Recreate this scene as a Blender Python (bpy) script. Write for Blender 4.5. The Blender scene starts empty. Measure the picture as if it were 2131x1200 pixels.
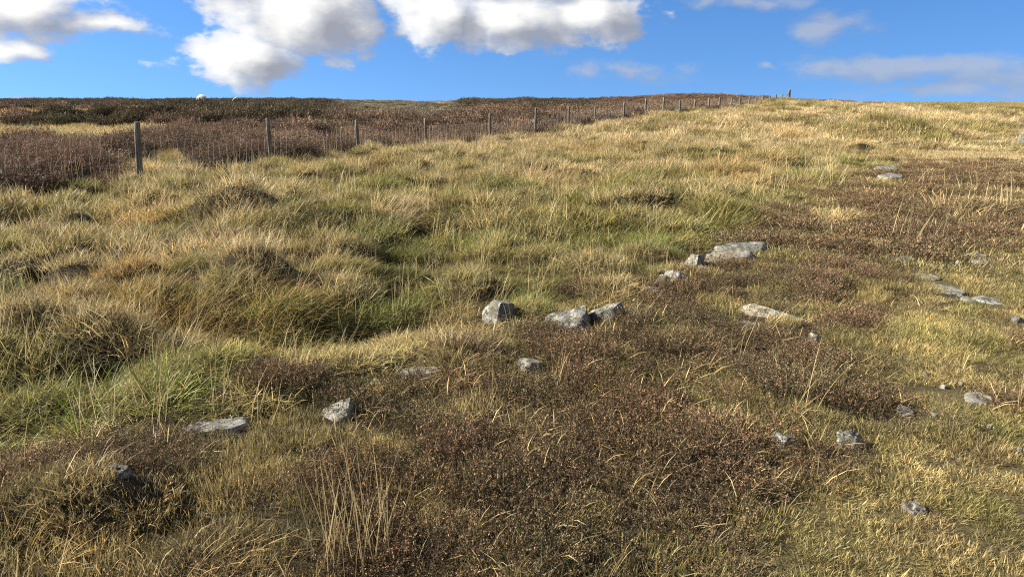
import bpy, bmesh, math, random
import numpy as np
from mathutils import Vector, Matrix, Euler, noise as mnoise

random.seed(7)
RNG = np.random.default_rng(11)
SC = bpy.context.scene
COL = SC.collection
R = math.radians

# ------------------------------------------------------------------ camera
CAM_H = 1.6
PITCH = R(15.3)
F_PX = 1440.0                      # focal length in pixels of the 2131 px wide photograph
cam_data = bpy.data.cameras.new('camera')
cam_data.sensor_width = 36.0
cam_data.lens = 36.0 * F_PX / 2131.0
cam_data.clip_start = 0.05
cam_data.clip_end = 8000
cam = bpy.data.objects.new('camera', cam_data)
COL.objects.link(cam)
cam.location = (0, 0, CAM_H)
cam.rotation_euler = (R(90) - PITCH, 0, 0)
SC.camera = cam
SC.view_settings.view_transform = 'Standard'
SC.view_settings.look = 'None'
SC.view_settings.gamma = 1
SC.view_settings.use_curve_mapping = False
SC.view_settings.exposure = 1.72
SC.cycles.max_bounces = 3
SC.cycles.diffuse_bounces = 2
SC.cycles.transmission_bounces = 2
SC.cycles.glossy_bounces = 2
SC.cycles.caustics_reflective = False
SC.cycles.caustics_refractive = False
SC.cycles.use_denoising = False
SC.cycles.filter_width = 1.15

# ------------------------------------------------------------------ sun and sky
SUN_EL = R(29)
SUN_AZ = R(-84)                    # clockwise from +Y: the sun stands to the left
sun_data = bpy.data.lights.new('sun', 'SUN')
sun_data.energy = 5.0
sun_data.angle = R(0.5)
sun_data.color = (1.0, 0.935, 0.80)
sun = bpy.data.objects.new('sun', sun_data)
COL.objects.link(sun)
to_sun = Vector((math.sin(SUN_AZ) * math.cos(SUN_EL), math.cos(SUN_AZ) * math.cos(SUN_EL), math.sin(SUN_EL)))
sun.rotation_euler = to_sun.to_track_quat('Z', 'Y').to_euler()
sun.location = to_sun * 60


def ray(px, py):
    """direction through a pixel of the photograph"""
    cx, cy = (px - 1065.5) / F_PX, (600 - py) / F_PX
    c, s = math.cos(PITCH), math.sin(PITCH)
    return Vector((cx, c + cy * s, -s + cy * c)).normalized()


def azel(px, py):
    d = ray(px, py)
    return math.atan2(d.x, d.y), math.asin(d.z)


class NT:
    """small helper to write node trees"""
    def __init__(self, tree):
        self.t = tree

    def n(self, kind, **kw):
        node = self.t.nodes.new(kind)
        for k, v in kw.items():
            if k.startswith('i_'):
                key = k[2:]
                key = int(key) if key.isdigit() else key
                node.inputs[key].default_value = v
            else:
                setattr(node, k, v)
        return node

    def l(self, a, b):
        self.t.links.new(a, b)

    def math(self, op, a, b=None, clamp=False, c=None):
        m = self.n('ShaderNodeMath', operation=op, use_clamp=clamp)
        for i, v in enumerate((a, b, c)):
            if v is None:
                continue
            if isinstance(v, (int, float)):
                m.inputs[i].default_value = v
            else:
                self.l(v, m.inputs[i])
        return m.outputs[0]

    def vmath(self, op, a, b=None, c=None, out=0):
        m = self.n('ShaderNodeVectorMath', operation=op)
        for i, v in enumerate((a, b, c)):
            if v is None:
                continue
            if isinstance(v, (tuple, list)):
                m.inputs[i].default_value = v
            else:
                self.l(v, m.inputs[i])
        return m.outputs[out]

    def mix(self, fac, a, b, blend='MIX'):
        m = self.n('ShaderNodeMix', data_type='RGBA', blend_type=blend)
        for sock, v in ((m.inputs[0], fac), (m.inputs[6], a), (m.inputs[7], b)):
            if isinstance(v, (int, float)):
                sock.default_value = v
            elif isinstance(v, (tuple, list)):
                sock.default_value = (v[0], v[1], v[2], 1)
            else:
                self.l(v, sock)
        return m.outputs[2]

    def ramp(self, fac, stops, interp='LINEAR'):
        r = self.n('ShaderNodeValToRGB')
        r.color_ramp.interpolation = interp
        while len(r.color_ramp.elements) < len(stops):
            r.color_ramp.elements.new(0.5)
        for e, (p, c) in zip(r.color_ramp.elements, stops):
            e.position = p
            e.color = (c[0], c[1], c[2], 1) if isinstance(c, (tuple, list)) else (c, c, c, 1)
        self.l(fac, r.inputs[0])
        return r.outputs[0]

    def smooth(self, v, lo, hi):
        m = self.n('ShaderNodeMapRange', interpolation_type='SMOOTHSTEP')
        self.l(v, m.inputs[0])
        m.inputs[1].default_value = lo
        m.inputs[2].default_value = hi
        return m.outputs[0]


# clouds: soft bodies at their bearing and elevation (radians), torn by noise
#        px,   py,  half width px, half height px, strength
CLOUDS = [
    (10, 24, 270, 72, 1.05), (190, 58, 140, 28, .85), (10, 102, 105, 30, .85),
    (515, 114, 155, 70, 1.3), (630, 22, 205, 112, 1.6), (570, -70, 250, 110, 1.3),
    (905, 36, 105, 76, 1.3), (1060, 42, 190, 80, 1.4), (1220, 34, 150, 78, 1.35), (1080, -60, 300, 70, 1.2),
]
THIN = [
    (1715, 62, 130, 52, .8), (1310, 146, 190, 26, .75), (1590, 148, 34, 9, .9),
    (1900, 144, 320, 46, 1.15), (2160, 160, 380, 46, 1.15), (1980, 190, 300, 24, .95), (1560, 4, 240, 26, .8), (30, 204, 110, 9, 1.2),
]


def cloud_group():
    g = bpy.data.node_groups.new('cloud_density', 'ShaderNodeTree')
    g.interface.new_socket('P', in_out='INPUT', socket_type='NodeSocketVector')
    g.interface.new_socket('Density', in_out='OUTPUT', socket_type='NodeSocketFloat')
    g.interface.new_socket('Body', in_out='OUTPUT', socket_type='NodeSocketFloat')
    g.interface.new_socket('Thin', in_out='OUTPUT', socket_type='NodeSocketFloat')
    t = NT(g)
    gi, go = t.n('NodeGroupInput'), t.n('NodeGroupOutput')
    P = gi.outputs[0]
    # wander the coordinates a little so that no outline stays an ellipse
    w = t.n('ShaderNodeTexNoise', i_Scale=13.0, i_Detail=2.0)
    t.l(P, w.inputs['Vector'])
    w1 = t.vmath('MULTIPLY_ADD', w.outputs['Color'], (.10, .045, 0), P)
    def bodies(lst):
        body = None
        for (px, py, rx, ry, s) in lst:
            a, e = azel(px, py)
            a2, _ = azel(px + rx, py)
            a1, _ = azel(px - rx, py)
            _, e2 = azel(px, py - ry)
            _, e1 = azel(px, py + ry)
            ka, ke = 2 / (a2 - a1), 2 / (e2 - e1)
            d = t.vmath('MULTIPLY_ADD', w1, (ka, ke, 0), (-(a + .05) * ka, -(e + .0225) * ke, 0))
            L = t.vmath('LENGTH', d, out=1)
            v = t.math('MULTIPLY_ADD', L, -s, c=s)
            body = v if body is None else t.math('MAXIMUM', body, v)
        return body
    body = bodies(CLOUDS)
    thin = bodies(THIN)
    # the rest of the sky, higher than the picture reaches and all round, with broken cloud, its cover raised to make the fill light whiter
    far = t.n('ShaderNodeTexNoise', i_Scale=2.6, i_Detail=2.0)
    t.l(t.vmath('MULTIPLY', P, (1, 1.6, 1)), far.inputs['Vector'])
    sep = t.n('ShaderNodeSeparateXYZ')
    t.l(P, sep.inputs[0])
    up = t.smooth(sep.outputs[1], .17, .30)
    side = t.smooth(t.math('ABSOLUTE', sep.outputs[0]), .78, .95)
    where = t.math('MAXIMUM', up, side)
    fv = t.math('MULTIPLY_ADD', far.outputs[0], 6.0, c=-6.75)
    fv = t.math('MULTIPLY_ADD', where, 4.0, c=fv)
    body = t.math('MINIMUM', t.math('MAXIMUM', t.math('MAXIMUM', body, fv), -1.0), 1.5)
    n1 = t.n('ShaderNodeTexNoise', i_Scale=22.0, i_Detail=7.0, i_Roughness=.62)
    t.l(t.vmath('MULTIPLY', P, (1, 1.8, 1)), n1.inputs['Vector'])
    dens = t.math('MULTIPLY_ADD', n1.outputs[0], 1.9, c=t.math('ADD', body, -.95))
    t.l(dens, go.inputs[0])
    t.l(body, go.inputs[1])
    t.l(t.math('MULTIPLY_ADD', n1.outputs[0], 1.9, c=t.math('ADD', thin, -.95)), go.inputs[2])
    return g


world = bpy.data.worlds.new('World')
SC.world = world
world.use_nodes = True
world.cycles.sampling_method = 'MANUAL'
world.cycles.sample_map_resolution = 128
wt = world.node_tree
wt.nodes.clear()
W = NT(wt)
SKY_STRENGTH = 0.050
sky = W.n('ShaderNodeTexSky', sky_type='NISHITA')
sky.sun_disc = False
sky.sun_elevation = SUN_EL
sky.sun_rotation = SUN_AZ
sky.altitude = 400
sky.air_density = 1.0
sky.dust_density = 0.05
sky.ozone_density = 3.0
tc = W.n('ShaderNodeTexCoord')
# sky looked up higher than the view direction: the deep blue of the upper sky reaches almost down to the horizon
lift = W.vmath('NORMALIZE', W.vmath('ADD', W.vmath('MULTIPLY', tc.outputs['Generated'], (1, 1, 1.0)), (0, 0, .225)))
W.l(lift, sky.inputs['Vector'])
sp = W.n('ShaderNodeSeparateXYZ')
W.l(tc.outputs['Generated'], sp.inputs[0])
az = W.math('ARCTAN2', sp.outputs[0], sp.outputs[1])
el = W.math('ARCSINE', sp.outputs[2])
cb = W.n('ShaderNodeCombineXYZ')
W.l(az, cb.inputs[0])
W.l(el, cb.inputs[1])
grp = cloud_group()


def dens_at(off):
    g = W.n('ShaderNodeGroup')
    g.node_tree = grp
    W.l(W.vmath('ADD', cb.outputs[0], off), g.inputs[0])
    return g.outputs[0], g.outputs[1], g.outputs[2]


D0, B0, T0 = dens_at((0, 0, 0))
D1, B1, T1 = dens_at((-.034, .016, 0))
alpha = W.smooth(D0, -0.06, 0.36)
lit = W.math('MULTIPLY_ADD', W.math('SUBTRACT', D0, D1), .30, c=W.math('MULTIPLY_ADD', W.math('SUBTRACT', B0, B1), .55, c=.50))
lit = W.math('MULTIPLY_ADD', W.smooth(B0, .2, 1.4), -.06, c=lit)
cloud_col = W.ramp(lit, [(.04, (2.2, 2.3, 2.65)), (.30, (3.2, 3.3, 3.6)), (.52, (4.7, 4.75, 4.85)), (.80, (6.3, 6.25, 6.15))])
alpha = W.math('MULTIPLY', alpha, W.math('MULTIPLY_ADD', W.smooth(D0, .0, .9), .30, c=.70))
thin_a = W.math('MULTIPLY', W.smooth(T0, .0, .9), .64)
hs = W.n('ShaderNodeHueSaturation')
hs.inputs['Saturation'].default_value = 1.24
hs.inputs['Value'].default_value = 1.20
hs.inputs['Hue'].default_value = .507
W.l(sky.outputs[0], hs.inputs['Color'])
mixc = W.mix(thin_a, hs.outputs[0], W.ramp(W.math('MULTIPLY_ADD', W.math('SUBTRACT', T0, T1), .4, c=.5), [(.2, (2.0, 2.25, 2.9)), (.8, (3.2, 3.35, 3.75))]))
mixc = W.mix(alpha, mixc, cloud_col)
bg = W.n('ShaderNodeBackground')
bg.inputs['Strength'].default_value = SKY_STRENGTH
W.l(mixc, bg.inputs['Color'])
wo = W.n('ShaderNodeOutputWorld')
W.l(bg.outputs[0], wo.inputs['Surface'])


# ------------------------------------------------------------------ noise in numpy
def _hash(ix, iy, seed):
    h = (ix.astype(np.int64) * 374761393 + iy.astype(np.int64) * 668265263 + seed * 982451653) & 0x7fffffff
    h = ((h ^ (h >> 13)) * 1274126177) & 0x7fffffff
    h = (h ^ (h >> 16)) & 0xffff
    return h / 65535.0


def vnoise(x, y, seed=0):
    ix, iy = np.floor(x), np.floor(y)
    fx, fy = x - ix, y - iy
    fx = fx * fx * fx * (fx * (fx * 6 - 15) + 10)
    fy = fy * fy * fy * (fy * (fy * 6 - 15) + 10)
    a, b = _hash(ix, iy, seed), _hash(ix + 1, iy, seed)
    c, d = _hash(ix, iy + 1, seed), _hash(ix + 1, iy + 1, seed)
    return (a + (b - a) * fx) * (1 - fy) + (c + (d - c) * fx) * fy


def fbm(x, y, scale, seed=0, octaves=3, gain=.5):
    """noise in -1..1 with features of about `scale` metres"""
    v, amp, tot, s = 0, 1.0, 0, 1.0 / scale
    for o in range(octaves):
        ca, sa = math.cos(o * 1.1 + .4), math.sin(o * 1.1 + .4)
        v = v + amp * (vnoise((x * ca - y * sa) * s + 17.3 * o, (x * sa + y * ca) * s - 9.1 * o, seed + o) * 2 - 1)
        tot += amp
        amp *= gain
        s *= 2.03
    return v / tot


def cells(x, y, scale, seed=0):
    """tussock pattern: 1 at a cell's centre falling to 0 at its edge, and a random number per cell"""
    x, y = np.asarray(x, float) / scale, np.asarray(y, float) / scale
    ix, iy = np.floor(x), np.floor(y)
    best, rid = np.full(x.shape, 9.0), np.zeros(x.shape)
    for dx in (-1, 0, 1):
        for dy in (-1, 0, 1):
            cx, cy = ix + dx, iy + dy
            qx, qy = cx + .15 + .7 * _hash(cx, cy, seed), cy + .15 + .7 * _hash(cx, cy, seed + 7)
            d = np.hypot(x - qx, y - qy)
            m = d < best
            best = np.where(m, d, best)
            rid = np.where(m, _hash(cx, cy, seed + 13), rid)
    return np.clip(1 - best * 1.45, 0, 1), rid


def sstep(a, b, v):
    t = np.clip((v - a) / (b - a), 0, 1)
    return t * t * (3 - 2 * t)


# ------------------------------------------------------------------ the fence line (plan)
POSTS_PX = [-180, 285, 562, 745, 887, 1020, 1114, 1184, 1239, 1298, 1343, 1380, 1415, 1445, 1475, 1497, 1522, 1540, 1559,
            1574, 1588, 1602, 1615, 1628]


_k = np.array([(-20, 0), (0, 0), (13, -.02), (20, -.13), (30, -.16), (36, -.01), (42, .16), (48, .33), (60, .43), (75, .52), (85, .66), (100, .90), (115, 1.0), (130, 1.0), (500, 1.0)])
PROF_Y = np.linspace(-20, 200, 441)
PROF_Z = np.convolve(np.pad(np.interp(PROF_Y, _k[:, 0], _k[:, 1]), 8, 'edge'), np.ones(17) / 17, 'valid')      # the fall of the ground along the view, smoothed


def base_height(x, y):
    x, y = np.asarray(x, float), np.asarray(y, float)
    h = np.interp(y, PROF_Y, PROF_Z)
    h = h - 5.0 * sstep(124, 400, y)
    h = h + .10 * fbm(x, y, 26, 3, 2) * sstep(6, 30, y)
    # heather knoll beyond the fence, low ridge before it
    h = h + .95 * np.exp(-(((x - 33) / 12) ** 2 + ((y - 132) / 20) ** 2))
    h = h + .22 * np.exp(-(((x - 2) / 9) ** 2 + ((y - 82) / 14) ** 2))
    h = h - .42 * np.exp(-(((x - 15.5) / 5.5) ** 2 + ((y - 98) / 26) ** 2))
    h = h - .30 * np.exp(-(((x + 15) / 7) ** 2 + ((y - 95) / 30) ** 2))
    h = h + .52 * np.exp(-(((x + 41) / 8) ** 2 + ((y - 97) / 8) ** 2)) * .62
    h = h + .26 * np.exp(-(((x + 29) / 15) ** 2 + ((y - 50) / 10) ** 2))
    # the ground falls a little towards the left-hand corner
    h = h - .14 * sstep(-1.5, -7, x) * sstep(16, 4, y)
    return h


def post_xy(px):
    D = 14.39 / (.5 - (px - 1066) / 1440.0)
    if D > 55:
        D = 55 + (D - 55) * .76
    X = (px - 1065.5) / 1440.0 * D
    Y = D
    for _ in range(4):
        z = float(base_height(X, Y)) + .5
        Y = (D - (CAM_H - z) * math.sin(PITCH)) / math.cos(PITCH)
    return X, Y


FENCE = [post_xy(p) for p in POSTS_PX]
FENCE.append((FENCE[-1][0] + 3.6, FENCE[-1][1] + 6.5))        # straining post on the crest
_d0 = np.array(FENCE[1]) - np.array(FENCE[0])
FENCE.insert(0, tuple(np.array(FENCE[0]) - _d0))
FX, FY = np.array([p[0] for p in FENCE]), np.array([p[1] for p in FENCE])


def fence_side(x, y):
    """metres to the right of the fence (negative: beyond it, in the heather)"""
    fx = np.interp(y, FY, FX)
    fx = np.where(y < FY[0], FX[0] + (y - FY[0]) * .5, fx)
    fx = np.where(y > FY[-1], FX[-1] + (y - FY[-1]) * .75, fx)
    return (x - fx) * .88


def hit(px, py, hfun=None):
    """the ground point seen at a pixel of the photograph"""
    hf = hfun or base_height
    d = ray(px, py)
    lo, t = 0.5, 0.5
    while t < 400:
        p = Vector((0, 0, CAM_H)) + d * t
        if p.z < float(hf(p.x, p.y)):
            break
        lo = t
        t *= 1.03
    a, b = lo, t
    for _ in range(18):
        m = (a + b) / 2
        p = Vector((0, 0, CAM_H)) + d * m
        if p.z < float(hf(p.x, p.y)):
            b = m
        else:
            a = m
    p = Vector((0, 0, CAM_H)) + d * b
    return p.x, p.y, (Vector((p.x, p.y, p.z)) - Vector((0, 0, CAM_H))).length


def curve_px(pts):
    q = sorted([hit(*p)[:2][::-1] for p in pts])
    return np.array([a[0] for a in q]), np.array([a[1] for a in q])


# edge between the rough grass (left) and the heath with stones
HB_Y, HB_X = curve_px([(-300, 1120), (0, 960), (250, 905), (440, 880), (700, 835), (850, 775), (1000, 715), (1150, 675), (1290, 640), (1365, 605),
                       (1440, 545), (1500, 492), (1550, 465), (1700, 405), (1830, 352), (1950, 312), (2110, 268), (2300, 240)])
# edge between the heath and the trodden turf (right)
TB_Y, TB_X = curve_px([(1380, 1330), (1470, 1200), (1580, 1060), (1720, 975), (1830, 900), (1800, 800), (1745, 735), (1830, 640), (1900, 560), (2100, 495), (2085, 440), (2110, 390), (2200, 330), (2400, 285), (2900, 262)])


def heath_edge(x, y):
    return x - np.interp(y, HB_Y, HB_X) + .10 * fbm(x, y, .8, 41, 2)


def turf_edge(x, y):
    return x - np.interp(y, TB_Y, TB_X) + .22 * fbm(x, y, .9, 43, 3)


def patch(px, py, rx, ry):
    """a world-space ellipse on the ground: centre seen at the pixel, radii in metres"""
    X, Y, D = hit(px, py)
    return X, Y, rx, ry


def field(x, y, plist):
    v = np.zeros_like(x)
    for (X, Y, rx, ry) in plist:
        q = ((x - X) / rx) ** 2 + ((y - Y) / ry) ** 2
        v = np.maximum(v, np.exp(-q * q))
    return v


# relief that the photograph shows: tussock mounds and the hollows in their lee
MOUNDS = [(a, b, r1, r2, h) for (a, b, r1, r2, h) in [
    (330, 610, 1.0, .45, .10), (560, 600, .9, .40, .13), (760, 575, .6, .35, .05), (470, 470, .7, .5, .20), (640, 545, .5, .4, .08),
    (810, 450, .6, .45, .2), (940, 455, .5, .4, .16), (1130, 375, .9, .6, .22), (1500, 345, 1.2, .8, .28), (1490, 450, .6, .5, .2),
    (-20, 460, .9, .6, .25), (150, 540, .8, .5, .15), (230, 700, .5, .4, .16), (-30, 740, .5, .4, .2), (130, 830, .35, .3, .14),
    (250, 1050, .30, .22, .10), (30, 1090, .3, .25, .10), (1290, 420, .7, .6, .18), (1350, 330, 1.2, .9, .2), (980, 330, 1.2, .8, .2),
    (800, 360, 1.0, .7, .2), (600, 390, .9, .6, .18), (1870, 285, 2.0, 1.2, .3), (2020, 262, 2.5, 1.4, .3), (420, 800, .35, .3, .1), (960, 735, .35, .3, .12)]]
HOLLOWS = [(510, 698, 1.0, .40, -.34), (780, 668, .85, .40, -.13), (530, 500, .35, .3, -.15), (735, 612, .55, .38, -.16), (880, 480, .35, .3, -.16),
           (60, 490, .6, .4, -.18), (60, 800, .6, .4, -.2), (220, 870, .35, .25, -.12), (330, 1090, .22, .16, -.1), (1210, 395, .6, .5, -.18),
           (1590, 365, .9, .7, -.22), (1545, 468, .4, .4, -.14), (1000, 480, .4, .4, -.12), (1960, 292, 1.4, 1.2, -.25), (90, 1120, .2, .15, -.08),
           (1230, 690, .12, .10, -.04)]
RELIEF = [patch(a, b, r1, r2) + (h,) for (a, b, r1, r2, h) in MOUNDS + HOLLOWS]


def height(x, y):
    x, y = np.asarray(x, float), np.asarray(y, float)
    h = base_height(x, y)
    rough = sstep(.15, -.5, heath_edge(x, y)) * sstep(-1.5, .3, fence_side(x, y))
    t = fbm(x, y, 1.15, 21, 2)
    c1, r1 = cells(x, y, .62, 31)
    c2, r2 = cells(x + 3, y, 1.7, 33)
    c4, r4 = cells(x, y + 5, 3.6, 37)
    calm = .45 + .55 * sstep(-.6, -2.2, heath_edge(x, y))
    h = h + rough * calm * (.10 * t + .09 * fbm(x, y, 3.4, 22, 2) + .18 * sstep(0, .7, c1) * (.3 + .95 * r1) + .22 * sstep(0, .8, c2) * r2 * sstep(4, 9, y) + .34 * sstep(0, .8, c4) * r4 * sstep(26, 45, y) - .08 - .10 * sstep(26, 45, y))
    beyond = sstep(.3, -1.2, fence_side(x, y))
    h = h + beyond * (.18 * fbm(x, y, 2.6, 25, 3) + .30 * fbm(x, y, 8, 26, 2) + .08)
    h = h + .022 * fbm(x, y, .45, 23, 2) + .035 * fbm(x, y, 1.4, 24, 2) * (1 - rough)
    for (X, Y, rx, ry, a) in RELIEF:
        q = ((x - X) / rx) ** 2 + ((y - Y) / ry) ** 2
        h = h + a * np.exp(-q * 1.2)
    return h


# ------------------------------------------------------------------ materials
def new_mat(name):
    m = bpy.data.materials.new(name)
    m.use_nodes = True
    m.node_tree.nodes.clear()
    t = NT(m.node_tree)
    out = t.n('ShaderNodeOutputMaterial')
    return m, t, out


def principled(t, out, rough=.8, spec=.3):
    p = t.n('ShaderNodeBsdfPrincipled')
    p.inputs['Roughness'].default_value = rough
    p.inputs['Specular IOR Level'].default_value = spec
    t.l(p.outputs[0], out.inputs['Surface'])
    return p


def mat_plant(name, trans, instanced, rough=.55, spec=.25):
    m, t, out = new_mat(name)
    a = t.n('ShaderNodeAttribute', attribute_name='col', attribute_type='GEOMETRY')
    c = a.outputs['Color']
    if instanced:
        b = t.n('ShaderNodeAttribute', attribute_name='tint', attribute_type='INSTANCER')
        c = t.mix(1.0, c, b.outputs['Color'], 'MULTIPLY')
    p = t.n('ShaderNodeBsdfPrincipled')
    p.inputs['Roughness'].default_value = rough
    p.inputs['Specular IOR Level'].default_value = spec
    t.l(c, p.inputs['Base Color'])
    tr = t.n('ShaderNodeBsdfTranslucent')
    t.l(c, tr.inputs['Color'])
    mx = t.n('ShaderNodeMixShader')
    mx.inputs[0].default_value = trans
    t.l(p.outputs[0], mx.inputs[1])
    t.l(tr.outputs[0], mx.inputs[2])
    t.l(mx.outputs[0], out.inputs['Surface'])
    return m


def bump(t, p, h, strength, dist):
    b = t.n('ShaderNodeBump')
    b.inputs['Strength'].default_value = strength
    b.inputs['Distance'].default_value = dist
    t.l(h, b.inputs['Height'])
    t.l(b.outputs[0], p.inputs['Normal'])


def mat_ground():
    m, t, out = new_mat('peaty_ground')
    p = principled(t, out, .95, .1)
    g = t.n('ShaderNodeNewGeometry')
    n1 = t.n('ShaderNodeTexNoise', i_Scale=3.0, i_Detail=8.0, i_Roughness=.65)
    t.l(g.outputs['Position'], n1.inputs['Vector'])
    n2 = t.n('ShaderNodeTexNoise', i_Scale=60.0, i_Detail=6.0, i_Roughness=.7)
    t.l(g.outputs['Position'], n2.inputs['Vector'])
    a = t.n('ShaderNodeAttribute', attribute_name='col', attribute_type='GEOMETRY')
    n3 = t.n('ShaderNodeTexNoise', i_Scale=190.0, i_Detail=3.0, i_Roughness=.7)
    t.l(t.vmath('MULTIPLY', g.outputs['Position'], (1, .55, 1)), n3.inputs['Vector'])
    v = t.ramp(t.math('MULTIPLY_ADD', n3.outputs[0], .6, c=t.math('MULTIPLY', n2.outputs[0], .4)), [(.36, .25), (.5, 1.0), (.62, 2.4)])
    c = t.mix(1.0, a.outputs['Color'], v, 'MULTIPLY')
    c = t.mix(t.smooth(n1.outputs[0], .5, .75), c, (.085, .07, .033))
    t.l(c, p.inputs['Base Color'])
    bump(t, p, t.math('ADD', n2.outputs[0], n3.outputs[0]), 1.0, .03)
    return m


def mat_rock(name, dark, mid, pale, lichen, seed):
    m, t, out = new_mat(name)
    p = principled(t, out, .88, .25)
    tcn = t.n('ShaderNodeTexCoord')
    P = t.vmath('ADD', tcn.outputs['Object'], (seed, seed * .7, 0))
    n1 = t.n('ShaderNodeTexNoise', i_Scale=9.0, i_Detail=9.0, i_Roughness=.7)
    t.l(P, n1.inputs['Vector'])
    n2 = t.n('ShaderNodeTexNoise', i_Scale=55.0, i_Detail=6.0, i_Roughness=.75)
    t.l(t.vmath('MULTIPLY', P, (1, 1, 3)), n2.inputs['Vector'])
    n3 = t.n('ShaderNodeTexNoise', i_Scale=15.0, i_Detail=6.0, i_Roughness=.68)
    t.l(t.vmath('ADD', P, (7, 3, 1)), n3.inputs['Vector'])
    vo = t.n('ShaderNodeTexVoronoi', feature='DISTANCE_TO_EDGE', i_Scale=7.0)
    wv = t.vmath('ADD', P, t.vmath('MULTIPLY', t.vmath('SUBTRACT', n1.outputs['Color'], (.5, .5, .5)), (.18, .18, .18)))
    t.l(t.vmath('MULTIPLY', wv, (1, 1.6, 3.2)), vo.inputs['Vector'])
    c = t.ramp(n1.outputs[0], [(.28, dark), (.48, mid), (.72, pale)])
    c = t.mix(t.math('MULTIPLY', t.smooth(n3.outputs[0], .50, .57), .85), c, lichen)
    c = t.mix(t.smooth(n2.outputs[0], .60, .72), c, tuple(v * .35 for v in dark))
    n6 = t.n('ShaderNodeTexNoise', i_Scale=11.0, i_Detail=4.0, i_Roughness=.6)
    t.l(t.vmath('ADD', P, (2, 9, 4)), n6.inputs['Vector'])
    c = t.mix(t.math('MULTIPLY', t.smooth(n6.outputs[0], .58, .66), .7), c, (.085, .078, .035))      # moss and soil stains
    crack = t.smooth(vo.outputs[0], .0, .035)
    c = t.mix(crack, tuple(v * .5 for v in dark), c)
    t.l(c, p.inputs['Base Color'])
    hh = t.math('ADD', t.math('MULTIPLY', n2.outputs[0], .45), t.math('ADD', n1.outputs[0], t.math('MULTIPLY', crack, .35)))
    bump(t, p, hh, .9, .02)
    return m


def mat_wood():
    m, t, out = new_mat('weathered_wood')
    p = principled(t, out, .9, .2)
    tcn = t.n('ShaderNodeTexCoord')
    n1 = t.n('ShaderNodeTexNoise', i_Scale=30.0, i_Detail=7.0, i_Roughness=.65)
    t.l(t.vmath('MULTIPLY', tcn.outputs['Object'], (1, 1, .07)), n1.inputs['Vector'])
    n2 = t.n('ShaderNodeTexNoise', i_Scale=18.0, i_Detail=6.0, i_Roughness=.7)
    t.l(tcn.outputs['Object'], n2.inputs['Vector'])
    c = t.ramp(n1.outputs[0], [(.3, (.036, .032, .025)), (.5, (.10, .09, .07)), (.7, (.24, .22, .175))])
    c = t.mix(t.math('MULTIPLY', t.smooth(n2.outputs[0], .52, .66), .7), c, (.17, .19, .135))
    t.l(c, p.inputs['Base Color'])
    bump(t, p, n1.outputs[0], .9, .012)
    return m


def mat_plain(name, c, rough, metal=0.0, scale=25, var=.3):
    m, t, out = new_mat(name)
    p = principled(t, out, rough, .3)
    p.inputs['Metallic'].default_value = metal
    tcn = t.n('ShaderNodeTexCoord')
    n1 = t.n('ShaderNodeTexNoise', i_Scale=scale, i_Detail=6.0, i_Roughness=.65)
    t.l(tcn.outputs['Object'], n1.inputs['Vector'])
    cc = t.ramp(n1.outputs[0], [(.3, tuple(v * (1 - var) for v in c)), (.7, tuple(min(1, v * (1 + var)) for v in c))])
    t.l(cc, p.inputs['Base Color'])
    bump(t, p, n1.outputs[0], .6, .02)
    return m


M_GRASS = mat_plant('grass_blades', .30, True)
M_HEATHER = mat_plant('heather_sprigs', .12, True, .75, .15)
M_GRASS1 = mat_plant('tussock_blades', .30, False)
M_HEATHER1 = mat_plant('heather_bush_sprigs', .12, False, .75, .15)
M_GROUND = mat_ground()
M_ROCK = mat_rock('grey_gritstone', (0.056, 0.054, 0.046), (0.124, 0.119, 0.102), (0.205, 0.198, 0.174), (0.273, 0.267, 0.229), 0)
M_ROCK2 = mat_rock('pale_lichened_stone', (0.074, 0.070, 0.057), (0.165, 0.155, 0.129), (0.245, 0.234, 0.200), (0.286, 0.274, 0.234), 5)
M_ROCK3 = mat_rock('tan_streaked_stone', (0.074, 0.068, 0.056), (0.205, 0.180, 0.130), (0.322, 0.279, 0.192), (0.260, 0.254, 0.229), 9)
M_ROCK4 = mat_rock('dark_stone', (.055, .050, .040), (.125, .112, .090), (.21, .19, .155), (.26, .25, .205), 13)
M_TAN = mat_plain('tan_stone', (0.240, 0.162, 0.102), .7)
M_WOOD = mat_wood()
M_WIRE = mat_plain('galvanised_wire', (0.300, 0.288, 0.258), .6, .1, 8, .15)
M_WOOL = mat_plain('sheep_wool', (0.562, 0.504, 0.403), .95, 0, 14, .12)
M_FACE = mat_plain('sheep_face', (.10, .09, .08), .8)


# ------------------------------------------------------------------ mesh building
def make_mesh(name, verts, quads=None, tris=None, col=None, mat=None, smooth=False):
    me = bpy.data.meshes.new(name)
    q = np.zeros((0, 4), np.int32) if quads is None else np.asarray(quads, np.int32)
    tr = np.zeros((0, 3), np.int32) if tris is None else np.asarray(tris, np.int32)
    me.vertices.add(len(verts))
    me.vertices.foreach_set('co', np.asarray(verts, np.float32).ravel())
    nl = q.size + tr.size
    me.loops.add(nl)
    me.loops.foreach_set('vertex_index', np.concatenate([q.ravel(), tr.ravel()]))
    me.polygons.add(len(q) + len(tr))
    starts = np.concatenate([np.arange(len(q)) * 4, q.size + np.arange(len(tr)) * 3]).astype(np.int32)
    me.polygons.foreach_set('loop_start', starts)
    if col is not None:
        at = me.attributes.new('col', 'FLOAT_COLOR', 'POINT')
        c = np.ones((len(verts), 4), np.float32)
        c[:, :3] = col
        at.data.foreach_set('color', c.ravel())
    if mat:
        me.materials.append(mat)
    me.update(calc_edges=True)
    me.validate()
    if smooth:
        me.polygons.foreach_set('use_smooth', np.ones(len(me.polygons), bool))
    return me


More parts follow.
